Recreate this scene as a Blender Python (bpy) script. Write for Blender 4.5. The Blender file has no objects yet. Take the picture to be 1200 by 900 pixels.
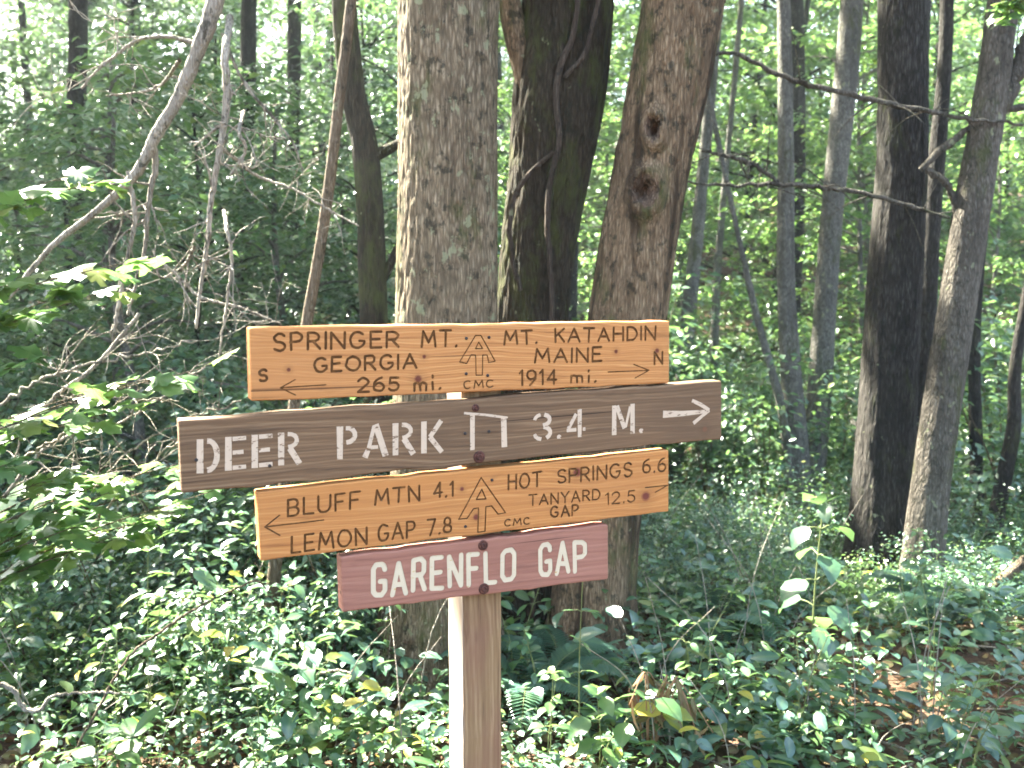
import bpy, math
import numpy as np
from mathutils import Vector, Matrix

rng = np.random.default_rng(11)
R = math.radians
scene = bpy.context.scene
col = scene.collection

# ------------------------------------------------------------------ camera
F = 1150.0                      # focal length in photograph pixels (1200 x 900)
CAM = np.array([0.0, 0.0, 1.55])
PITCH = R(7.0)
FWD = np.array([0, math.cos(PITCH), -math.sin(PITCH)])
UPV = np.array([0, math.sin(PITCH), math.cos(PITCH)])
cam_data = bpy.data.cameras.new('camera')
cam_data.sensor_width = 36.0
cam_data.lens = 36.0 * F / 1200.0
cam_data.clip_start = 0.05
cam_data.clip_end = 2000
cam_data.dof.use_dof = True
cam_data.dof.focus_distance = 2.15
cam_data.dof.aperture_fstop = 5.6
cam = bpy.data.objects.new('camera', cam_data)
cam.location = CAM
cam.rotation_euler = (R(90) - PITCH, 0, 0)
col.objects.link(cam)
scene.camera = cam

# ------------------------------------------------------------------ sky, sun, exposure
SUN_EL = R(50)
SUN_AZ = math.atan2(0.66, -0.75)              # towards the sun: left and beyond the sign
SUN = np.array([math.cos(SUN_EL) * math.cos(SUN_AZ), math.cos(SUN_EL) * math.sin(SUN_AZ), math.sin(SUN_EL)])
world = bpy.data.worlds.new('World')
scene.world = world
world.use_nodes = True
wn = world.node_tree.nodes
sky = wn.new('ShaderNodeTexSky')
sky.sky_type = 'NISHITA'
sky.sun_disc = False
sky.sun_elevation = SUN_EL
sky.sun_rotation = math.atan2(SUN[0], SUN[1])
sky.dust_density = 4.0
sky.ozone_density = 1.0
wn['Background'].inputs['Strength'].default_value = 0.065
world.node_tree.links.new(sky.outputs[0], wn['Background'].inputs['Color'])
sun_data = bpy.data.lights.new('sun', 'SUN')
sun_data.energy = 5.0
sun_data.angle = R(0.6)
sun_data.color = (1.0, 0.94, 0.84)
sun = bpy.data.objects.new('sun', sun_data)
sun.rotation_euler = Vector(SUN).to_track_quat('Z', 'Y').to_euler()
sun.location = (-8, 10, 20)
col.objects.link(sun)
scene.view_settings.view_transform = 'Standard'
scene.view_settings.look = 'None'
scene.view_settings.exposure = 4.5
scene.view_settings.use_white_balance = True
scene.view_settings.white_balance_temperature = 6550
scene.view_settings.white_balance_tint = 4
scene.view_settings.gamma = 1.0
scene.view_settings.use_curve_mapping = False
scene.render.engine = 'CYCLES'
cy = scene.cycles
cy.use_denoising = True
cy.max_bounces = 6
cy.diffuse_bounces = 3
cy.glossy_bounces = 2
cy.transmission_bounces = 4
cy.caustics_reflective = False
cy.caustics_refractive = False
cy.sample_clamp_indirect = 6.0
cy.filter_width = 1.7

# ------------------------------------------------------------------ pixel helpers
def ray(px, py):
    d = FWD + np.array([1, 0, 0]) * ((px - 600) / F) + UPV * ((450 - py) / F)
    return d

def P(px, py, Y):
    """The point seen at (px, py) that stands Y metres ahead of the camera."""
    d = ray(px, py)
    return CAM + d * (Y / d[1])

def depth(p):
    return float(np.dot(np.asarray(p) - CAM, FWD))

def smooth(e0, e1, x):
    t = np.clip((x - e0) / (e1 - e0), 0, 1)
    return t * t * (3 - 2 * t)

# ------------------------------------------------------------------ numeric noise
def _h(ix, iy, iz):
    n = (ix * 374761393 + iy * 668265263 + iz * 2147483647 % 1000003) & 0xFFFFFFFF
    n = (n ^ (n >> 13)) * 1274126177 & 0xFFFFFFFF
    n = (n ^ (n >> 16)) * 2246822519 & 0xFFFFFFFF
    return ((n ^ (n >> 15)) & 0xFFFF) / 65535.0

def vnoise(p):
    p = np.asarray(p, float)
    i = np.floor(p).astype(np.int64)
    f = p - i
    u = f * f * (3 - 2 * f)
    r = 0
    for dx in (0, 1):
        for dy in (0, 1):
            for dz in (0, 1):
                w = (u[..., 0] if dx else 1 - u[..., 0]) * (u[..., 1] if dy else 1 - u[..., 1]) * (u[..., 2] if dz else 1 - u[..., 2])
                r = r + w * _h(i[..., 0] + dx + 5000, i[..., 1] + dy + 5000, i[..., 2] + dz + 5000)
    return r

def fbm(p, o=3):
    p = np.asarray(p, float)
    s, a, t = 0, 0.5, 0
    for k in range(o):
        s = s + a * vnoise(p * (2 ** k) + 13.7 * k)
        t += a
        a *= 0.5
    return s / t

def H(x, y):
    """Height of the forest floor."""
    x = np.asarray(x, float); y = np.asarray(y, float)
    z = -0.62 * smooth(3.2, 10.5, y)
    z = z + np.maximum(0, y - 13) * 0.17 * smooth(13, 22, y)
    z = z - 0.22 * smooth(0.9, 1.8, x) * smooth(4.0, 5.1, y)
    z = z - 0.28 * smooth(-0.6, -3.0, x) * smooth(2.4, 5, y)
    z = z + 0.10 * (fbm(np.stack([x * 0.6, y * 0.6, x * 0 + 1.5], -1)) - 0.5) * smooth(1.5, 4, y)
    return z

def H1(x, y):
    return float(H(np.array([x]), np.array([y]))[0])

# ------------------------------------------------------------------ mesh builder
class MB:
    def __init__(s):
        s.v, s.f, s.a, s.n, s.m, s.u = [], [], [], 0, [], []
    def add(s, verts, faces, rnd=0.5, mat=0, mid=None):
        verts = np.asarray(verts, float).reshape(-1, 3)
        for f in faces:
            f = np.asarray(f, np.int64)
            if f.size == 0:
                continue
            s.f.append(f + s.n)
            s.m.append(np.full(len(f), mat, np.int32))
        s.v.append(verts)
        s.a.append(np.broadcast_to(np.asarray(rnd, float), (len(verts),)).copy())
        s.u.append(np.zeros(len(verts)) if mid is None else np.asarray(mid, float))
        s.n += len(verts)
    def mesh(s, name, mats, smooth_shade=True):
        me = bpy.data.meshes.new(name)
        V = np.concatenate(s.v) if s.v else np.zeros((0, 3))
        me.vertices.add(len(V))
        me.vertices.foreach_set('co', V.astype(np.float32).ravel())
        loops = np.concatenate([f.ravel() for f in s.f])
        tot = np.concatenate([np.full(len(f), f.shape[1], np.int32) for f in s.f])
        st = np.concatenate([[0], np.cumsum(tot)[:-1]]).astype(np.int32)
        me.loops.add(len(loops))
        me.loops.foreach_set('vertex_index', loops.astype(np.int32))
        me.polygons.add(len(tot))
        me.polygons.foreach_set('loop_start', st)
        me.polygons.foreach_set('loop_total', tot)
        me.polygons.foreach_set('material_index', np.concatenate(s.m))
        me.polygons.foreach_set('use_smooth', np.full(len(tot), smooth_shade))
        at = me.attributes.new('rnd', 'FLOAT', 'POINT')
        at.data.foreach_set('value', np.concatenate(s.a).astype(np.float32))
        at = me.attributes.new('mid', 'FLOAT', 'POINT')
        at.data.foreach_set('value', np.concatenate(s.u).astype(np.float32))
        for m in (mats if isinstance(mats, (list, tuple)) else [mats]):
            me.materials.append(m)
        me.update(calc_edges=True)
        me.validate()
        return me
    def build(s, name, mats, parent=None, smooth_shade=True, world=None):
        o = bpy.data.objects.new(name, s.mesh(name, mats, smooth_shade))
        col.objects.link(o)
        if parent is not None:
            o.parent = parent
        if world is not None:
            o.matrix_basis = world
        return o

def tag(o, label, cat, group=None):
    o['label'] = label
    o['category'] = cat
    if group:
        o['group'] = group
    return o

def empty(name, loc, label, cat, group=None, rz=0.0):
    o = bpy.data.objects.new(name, None)
    o.empty_display_size = 0.1
    o.location = loc
    o.rotation_euler = (0, 0, rz)
    col.objects.link(o)
    return tag(o, label, cat, group)

def kind(o, k):
    o['kind'] = k
    return o

def copy_tree(root, loc, rz, sc, label=None, group=None):
    r = root.copy()
    col.objects.link(r)
    r.location = loc
    r.rotation_euler = (0, 0, rz)
    r.scale = (sc, sc, sc)
    if label:
        r['label'] = label
    if group:
        r['group'] = group
    for ch in list(root.children):
        c = ch.copy()
        col.objects.link(c)
        c.parent = r
        for g in ch.children:
            d = g.copy()
            col.objects.link(d)
            d.parent = c
    return r

# ------------------------------------------------------------------ tubes and curves
def norm(a):
    a = np.asarray(a, float)
    return a / np.maximum(np.linalg.norm(a, axis=-1, keepdims=True), 1e-9)

def spline(pts, n):
    """Catmull-Rom through pts (m, k) sampled at n points."""
    p = np.asarray(pts, float)
    if len(p) < 3:
        t = np.linspace(0, 1, n)[:, None]
        return p[0] * (1 - t) + p[-1] * t
    q = np.vstack([2 * p[0] - p[1], p, 2 * p[-1] - p[-2]])
    seg = np.linalg.norm(np.diff(p[:, :3], axis=0), axis=1)
    cum = np.concatenate([[0], np.cumsum(seg)])
    s = np.linspace(0, cum[-1], n)
    i = np.clip(np.searchsorted(cum, s, side='right') - 1, 0, len(p) - 2)
    t = ((s - cum[i]) / np.maximum(seg[i], 1e-9))[:, None]
    a, b, c, d = q[i], q[i + 1], q[i + 2], q[i + 3]
    return 0.5 * (2 * b + (c - a) * t + (2 * a - 5 * b + 4 * c - d) * t ** 2 + (3 * b - a - 3 * c + d) * t ** 3)

def frames(p):
    t = norm(np.gradient(p, axis=0))
    ref = np.array([0.0, 1.0, 0.0]) if abs(t[0][1]) < 0.8 else np.array([1.0, 0.0, 0.0])
    a = norm(ref - t * (t @ ref)[:, None])
    b = np.cross(t, a)
    return t, a, b

def tube(mb, p, r, k=6, rnd=0.5, mat=0, cap=True):
    p = np.asarray(p, float)
    r = np.broadcast_to(np.asarray(r, float), (len(p),))
    _, a, b = frames(p)
    th = np.arange(k) * 2 * math.pi / k
    V = p[:, None] + r[:, None, None] * (np.cos(th)[None, :, None] * a[:, None] + np.sin(th)[None, :, None] * b[:, None])
    n = len(p)
    i = np.arange(n - 1)[:, None] * k
    j = np.arange(k)[None]
    j2 = (j + 1) % k
    q = np.stack([i + j, i + j2, i + k + j2, i + k + j], -1).reshape(-1, 4)
    V = V.reshape(-1, 3)
    fs = [q]
    if cap:
        V = np.vstack([V, p[-1:] + norm(p[-1:] - p[-2:-1]) * r[-1] * 0.6])
        e = n * k
        base = (n - 1) * k
        fs.append(np.stack([base + np.arange(k), base + (np.arange(k) + 1) % k, np.full(k, e)], -1))
    mb.add(V, fs, rnd, mat)

# ------------------------------------------------------------------ leaves
def _tpl_diamond():
    v = np.array([[0, 0, 0], [0.45, 0.27, 0.07], [1, 0, -0.08], [0.45, -0.27, 0.07]], float)
    return v, [np.array([[0, 2, 1], [0, 3, 2]])], np.array([0, 1, 0, 1.0])

def _tpl_oval(w=0.27, tipdrop=0.14, fold=0.06):
    v = [[0, 0, 0], [0.33, 0, 0.015], [0.68, 0, -0.02], [1, 0, -tipdrop]]
    m = [0, 0, 0, 0.3]
    for sgn in (1, -1):
        v += [[0.12, sgn * w * 0.62, fold * 0.6], [0.40, sgn * w, fold], [0.70, sgn * w * 0.74, fold * 0.5], [0.88, sgn * w * 0.33, -tipdrop * 0.5]]
        m += [1, 1, 1, 1]
    f4 = [[0, 1, 5, 4], [1, 2, 6, 5], [2, 3, 7, 6], [0, 8, 9, 1], [1, 9, 10, 2], [2, 10, 11, 3]]
    return np.array(v, float), [np.array(f4)], np.array(m, float)

def _tpl_maple():
    half = [(0.0, 0.0), (-0.06, 0.14), (0.02, 0.34), (0.16, 0.27), (0.22, 0.50), (0.40, 0.52), (0.38, 0.36), (0.50, 0.22), (0.58, 0.30), (0.72, 0.20), (0.78, 0.10), (1.0, 0.0)]
    c = [0.30, 0, 0.03]
    pts = [[x, y, 0.05 * math.sin(9 * x + 5 * y) - 0.16 * y - 0.10 * max(0, x - 0.5)] for x, y in half]
    pts += [[x, -y, 0.05 * math.sin(8 * x - 6 * y) - 0.16 * y - 0.10 * max(0, x - 0.5)] for x, y in half[-2:0:-1]]
    v = np.array([c] + pts, float)
    n = len(pts)
    f = np.array([[0, 1 + (i + 1) % n, 1 + i] for i in range(n)])
    m = np.ones(len(v)); m[0] = 0; m[1] = 0; m[12] = 0.2
    return v, [f], m

TPL = {'diamond': _tpl_diamond(), 'oval': _tpl_oval(), 'broad': _tpl_oval(0.36, 0.18, 0.05), 'narrow': _tpl_oval(0.15, 0.10, 0.04), 'maple': _tpl_maple()}

def leaves(mb, pos, d, nrm, size, tpl='diamond', rnd=None, mat=0):
    pos = np.asarray(pos, float).reshape(-1, 3)
    N = len(pos)
    if N == 0:
        return
    d = norm(np.broadcast_to(d, (N, 3)))
    nrm = np.broadcast_to(nrm, (N, 3))
    nrm = norm(nrm - d * np.sum(nrm * d, -1, keepdims=True))
    b = np.cross(nrm, d)
    size = np.broadcast_to(np.asarray(size, float), (N,))
    tv, tf, tm = TPL[tpl]
    bend = 1 + 0.9 * (rng.random(N)[:, None] - 0.4)
    V = pos[:, None] + size[:, None, None] * (tv[None, :, 0, None] * d[:, None] + tv[None, :, 1, None] * b[:, None] + (tv[None, :, 2] * bend)[..., None] * nrm[:, None])
    k = len(tv)
    off = np.arange(N)[:, None, None] * k
    fs = [(f[None] + off).reshape(-1, f.shape[1]) for f in tf]
    if rnd is None:
        rnd = rng.random(N)
    mb.add(V.reshape(-1, 3), fs, np.repeat(rnd, k), mat, np.tile(tm, N))

def up_normals(n, tilt):
    v = rng.normal(size=(n, 3)) * tilt
    v[:, 2] = 1
    return norm(v)

def spray_leaves(c, r, n, flat=0.18, tilt=0.45):
    """Leaves of flat layered sprays. c (m,3) centres, r (m,) radii, n leaves each -> pos, dir, normal"""
    m = len(c)
    a = rng.random((m, n)) * 2 * math.pi
    q = np.sqrt(rng.random((m, n))) * np.asarray(r).reshape(-1, 1)
    dx, dy = np.cos(a) * q, np.sin(a) * q
    dz = rng.normal(size=(m, n)) * flat * np.asarray(r).reshape(-1, 1) - 0.18 * q * q / np.maximum(np.asarray(r).reshape(-1, 1), 1e-6)
    pos = np.stack([c[:, None, 0] + dx, c[:, None, 1] + dy, c[:, None, 2] + dz], -1).reshape(-1, 3)
    a2 = (a + rng.normal(size=a.shape) * 0.9).ravel()
    d = np.stack([np.cos(a2), np.sin(a2), rng.normal(size=a2.shape) * 0.25 - 0.25], -1)
    return pos, d, up_normals(m * n, tilt)

# sun gaps: nothing overhead may stand between these spots and the sun
GAPS = []
def gap_keep(p):
    keep = np.ones(len(p), bool)
    for c, rad in GAPS:
        v = p - c
        t = v @ SUN
        dist = np.linalg.norm(v - t[:, None] * SUN, axis=1)
        keep &= ~((dist < rad + 0.13) & (t > 0.25))
    return keep

def gap(px, py, Y, rad):
    GAPS.append((P(px, py, Y), rad))

# ------------------------------------------------------------------ materials
class NT:
    def __init__(s, name):
        s.m = bpy.data.materials.new(name)
        s.m.use_nodes = True
        s.t = s.m.node_tree
        s.t.nodes.clear()
        s.out = s.t.nodes.new('ShaderNodeOutputMaterial')
    def n(s, typ, **kw):
        nd = s.t.nodes.new('ShaderNode' + typ)
        for k, v in kw.items():
            if k in nd.inputs.keys():
                s.set(nd, k, v)
            else:
                setattr(nd, k, v)
        return nd
    def set(s, nd, k, v):
        i = nd.inputs[k]
        if hasattr(v, 'outputs'):
            s.t.links.new(v.outputs[0], i)
        elif hasattr(v, 'is_output'):
            s.t.links.new(v, i)
        else:
            i.default_value = v
    def ramp(s, fac, stops, interp='LINEAR'):
        r = s.t.nodes.new('ShaderNodeValToRGB')
        r.color_ramp.interpolation = interp
        els = r.color_ramp.elements
        while len(els) < len(stops):
            els.new(0.5)
        for e, (p, c) in zip(els, stops):
            e.position = p
            e.color = (*c, 1) if len(c) == 3 else c
        s.set(r, 'Fac', fac)
        return r
    def gray(s, fac, a, b):
        return s.ramp(fac, [(a, (0, 0, 0)), (b, (1, 1, 1))])
    def coord(s, scale=(1, 1, 1), which='Object', loc=(0, 0, 0)):
        tc = s.t.nodes.new('ShaderNodeTexCoord')
        mp = s.t.nodes.new('ShaderNodeMapping')
        mp.inputs['Scale'].default_value = scale
        mp.inputs['Location'].default_value = loc
        s.t.links.new(tc.outputs[which], mp.inputs['Vector'])
        return mp
    def noise(s, vec, scale, detail=4, rough=0.55, dist=0.0):
        nd = s.t.nodes.new('ShaderNodeTexNoise')
        s.set(nd, 'Vector', vec)
        nd.inputs['Scale'].default_value = scale
        nd.inputs['Detail'].default_value = detail
        nd.inputs['Roughness'].default_value = rough
        nd.inputs['Distortion'].default_value = dist
        return nd
    def mix(s, fac, a, b, blend='MIX'):
        nd = s.t.nodes.new('ShaderNodeMix')
        nd.data_type = 'RGBA'
        nd.blend_type = blend
        for k, v in ((0, fac), (6, a), (7, b)):
            i = nd.inputs[k]
            if hasattr(v, 'outputs'):
                s.t.links.new(v.outputs[2] if v.bl_idname == 'ShaderNodeMix' else v.outputs[0], i)
            elif k and len(v) == 3:
                i.default_value = (*v, 1)
            else:
                i.default_value = v
        return nd
    def math(s, op, a, b=0.0):
        nd = s.t.nodes.new('ShaderNodeMath')
        nd.operation = op
        for k, v in ((0, a), (1, b)):
            if hasattr(v, 'outputs'):
                s.t.links.new(v.outputs[0], nd.inputs[k])
            elif hasattr(v, 'is_output'):
                s.t.links.new(v, nd.inputs[k])
            else:
                nd.inputs[k].default_value = v
        return nd
    def finish(s, color, rough=0.8, spec=0.3, bump=None, strength=0.5, dist=0.01):
        b = s.t.nodes.new('ShaderNodeBsdfPrincipled')
        i = b.inputs['Base Color']
        if hasattr(color, 'outputs'):
            s.t.links.new(color.outputs[2] if color.bl_idname == 'ShaderNodeMix' else color.outputs[0], i)
        else:
            i.default_value = (*color, 1)
        s.set(b, 'Roughness', rough)
        b.inputs['Specular IOR Level'].default_value = spec
        if bump is not None:
            bp = s.t.nodes.new('ShaderNodeBump')
            bp.inputs['Strength'].default_value = strength
            bp.inputs['Distance'].default_value = dist
            s.set(bp, 'Height', bump)
            s.t.links.new(bp.outputs[0], b.inputs['Normal'])
        s.t.links.new(b.outputs[0], s.out.inputs[0])
        return s.m

def leaf_material(name, stops, trans=0.35, trans_tint=(0.19, 0.32, 0.08), rough=0.42, spec=0.5):
    t = NT(name)
    at = t.n('Attribute', attribute_name='rnd')
    md = t.n('Attribute', attribute_name='mid')
    base = t.ramp(at.outputs['Fac'], stops)
    nz = t.noise(t.coord(), 25, 2)
    c2 = t.mix(t.math('MULTIPLY', nz.outputs['Fac'], 0.35), base, (0.10, 0.13, 0.035))
    vein = t.math('MULTIPLY', t.math('POWER', t.math('SUBTRACT', 1.0, md.outputs['Fac']), 4.0), 0.35)
    c3 = t.mix(vein, c2, (0.16, 0.22, 0.07))
    b = t.n('BsdfPrincipled')
    t.t.links.new(c3.outputs[2], b.inputs['Base Color'])
    b.inputs['Roughness'].default_value = rough
    b.inputs['Specular IOR Level'].default_value = spec
    tr = t.n('BsdfTranslucent')
    tc = t.mix(0.55, c3, (*trans_tint, 1))
    t.t.links.new(tc.outputs[2], tr.inputs['Color'])
    ms = t.n('MixShader')
    ms.inputs[0].default_value = trans
    t.t.links.new(b.outputs[0], ms.inputs[1])
    t.t.links.new(tr.outputs[0], ms.inputs[2])
    t.t.links.new(ms.outputs[0], t.out.inputs[0])
    return t.m

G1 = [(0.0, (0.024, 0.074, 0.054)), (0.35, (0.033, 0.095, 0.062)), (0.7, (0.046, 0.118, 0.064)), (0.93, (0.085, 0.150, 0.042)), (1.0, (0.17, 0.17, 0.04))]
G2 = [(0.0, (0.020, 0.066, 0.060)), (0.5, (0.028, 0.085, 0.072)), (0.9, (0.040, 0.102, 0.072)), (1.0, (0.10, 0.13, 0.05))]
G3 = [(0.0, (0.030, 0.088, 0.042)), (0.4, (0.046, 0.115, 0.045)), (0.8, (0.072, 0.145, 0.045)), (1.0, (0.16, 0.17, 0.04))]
M_LEAF_MID = leaf_material('leaf_mid_green', G1, trans=0.40, rough=0.34, spec=0.7)
M_LEAF_DARK = leaf_material('leaf_dark_green', G2, trans=0.28, rough=0.30, spec=0.8)
M_LEAF_LIGHT = leaf_material('leaf_light_green', G3, trans=0.48, rough=0.36, spec=0.6)
M_LEAF_YELLOW = leaf_material('leaf_yellowing', [(0, (0.16, 0.20, 0.03)), (0.6, (0.30, 0.28, 0.03)), (1, (0.35, 0.22, 0.04))], trans=0.35)
M_LEAF_COVER = leaf_material('leaf_ground_cover', [(0, (0.024, 0.072, 0.064)), (0.5, (0.035, 0.092, 0.072)), (0.88, (0.070, 0.140, 0.060)), (1, (0.16, 0.20, 0.04))], trans=0.25, rough=0.45, spec=0.6)
M_DEADLEAF = leaf_material('dead_leaf', [(0, (0.055, 0.028, 0.016)), (0.5, (0.10, 0.055, 0.03)), (0.9, (0.17, 0.105, 0.06)), (1, (0.24, 0.06, 0.03))], trans=0.12, trans_tint=(0.3, 0.12, 0.03), rough=0.6, spec=0.25)

def bark_material(name, dark, mid, light, moss=0.3, lichen=0.15, fine=1.0, zs=0.16, speck=0.75, streak=0.45):
    t = NT(name)
    co = t.coord((1, 1, zs))
    ca = t.coord((1, 1, 1))
    warp = t.noise(co, 9 * fine, 3)
    wv = t.n('VectorMath', operation='SCALE')
    t.t.links.new(warp.outputs['Color'], wv.inputs[0])
    wv.inputs['Scale'].default_value = 0.03
    ad = t.n('VectorMath', operation='ADD')
    t.t.links.new(co.outputs[0], ad.inputs[0])
    t.t.links.new(wv.outputs[0], ad.inputs[1])
    vo = t.n('TexVoronoi', feature='DISTANCE_TO_EDGE')
    t.t.links.new(ad.outputs[0], vo.inputs['Vector'])
    vo.inputs['Scale'].default_value = 85 * fine
    fis = t.gray(vo.outputs['Distance'], 0.0, 0.45)
    fn = t.noise(co, 70 * fine, 6, 0.65)
    big = t.noise(ca, 4.5, 5, 0.6)
    hgt = t.math('ADD', t.math('MULTIPLY', fis.outputs['Color'], 0.38), t.math('MULTIPLY', fn.outputs['Fac'], 0.85))
    c = t.ramp(hgt, [(0.22, dark), (0.55, mid), (0.95, light)])
    blot = t.gray(big.outputs['Fac'], 0.42, 0.62)
    c = t.mix(t.math('MULTIPLY', blot.outputs['Color'], 0.55), c, tuple(x * 0.55 for x in mid))
    sk = t.noise(t.coord((1, 1, 0.09), loc=(2, 5, 1)), 11, 4, 0.6)
    sf = t.gray(sk.outputs['Fac'], 0.52, 0.62)
    c = t.mix(t.math('MULTIPLY', sf.outputs['Color'], streak), c, tuple(0.6 * x + 0.1 * y for x, y in zip(dark, mid)))
    spk = t.noise(t.coord((1, 1, 0.7)), 26, 5, 0.7)
    dk = t.gray(spk.outputs['Fac'], 0.54, 0.62)
    c = t.mix(t.math('MULTIPLY', dk.outputs['Color'], speck), c, (0.020, 0.020, 0.013))
    ms = t.noise(t.coord((1, 1, 0.45), loc=(3, 1, 2)), 7, 5, 0.7)
    mf = t.gray(ms.outputs['Fac'], 0.66 - 0.28 * moss, 0.76 - 0.2 * moss)
    c = t.mix(t.math('MULTIPLY', mf.outputs['Color'], min(0.85, 0.35 + moss)), c, (0.055, 0.062, 0.018))
    li = t.noise(t.coord((1, 1, 0.8), loc=(7, 4, 9)), 17, 4, 0.6)
    lf = t.gray(li.outputs['Fac'], 0.70 - 0.1 * lichen, 0.74 - 0.1 * lichen)
    c = t.mix(t.math('MULTIPLY', lf.outputs['Color'], 0.7), c, (0.24, 0.25, 0.15))
    return t.finish(c, 0.92, 0.15, hgt, 1.0, 0.02)

M_BARK_TAN = bark_material('bark_tan_lichen', (0.026, 0.019, 0.013), (0.165, 0.125, 0.080), (0.40, 0.32, 0.22), 0.42, 1.0, 1.1)
M_BARK_MOSS = bark_material('bark_dark_mossy', (0.010, 0.008, 0.005), (0.040, 0.031, 0.020), (0.085, 0.068, 0.045), 0.6, 0.25, 1.0)
M_BARK_SCAR = bark_material('bark_scarred_brown', (0.028, 0.018, 0.011), (0.170, 0.116, 0.070), (0.37, 0.275, 0.175), 0.38, 0.3, 1.2, streak=0.9)
M_BARK_GREY = bark_material('bark_smooth_grey', (0.06, 0.055, 0.045), (0.14, 0.13, 0.112), (0.25, 0.24, 0.21), 0.35, 0.6, 0.9, 0.35, 0.4)
M_BARK_BROWNGREY = bark_material('bark_brown_grey', (0.03, 0.025, 0.02), (0.105, 0.090, 0.072), (0.20, 0.18, 0.15), 0.3, 0.5, 0.9, 0.3, 0.6)
M_BARK_DARK = bark_material('bark_furrowed_dark', (0.008, 0.007, 0.006), (0.036, 0.031, 0.026), (0.11, 0.10, 0.088), 0.25, 0.2, 1.1)
M_TWIG = bark_material('twig_bark', (0.05, 0.035, 0.022), (0.16, 0.12, 0.08), (0.30, 0.25, 0.19), 0.0, 0.2, 1.5)
M_TWIG_PALE = bark_material('dead_twig_grey', (0.11, 0.09, 0.07), (0.36, 0.31, 0.25), (0.52, 0.47, 0.40), 0.05, 0.8, 1.5)
M_STEM = NT('green_stem').finish((0.11, 0.13, 0.045), 0.6, 0.3)
M_STEM_RED = NT('dry_stem').finish((0.20, 0.11, 0.06), 0.7, 0.2)

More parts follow.
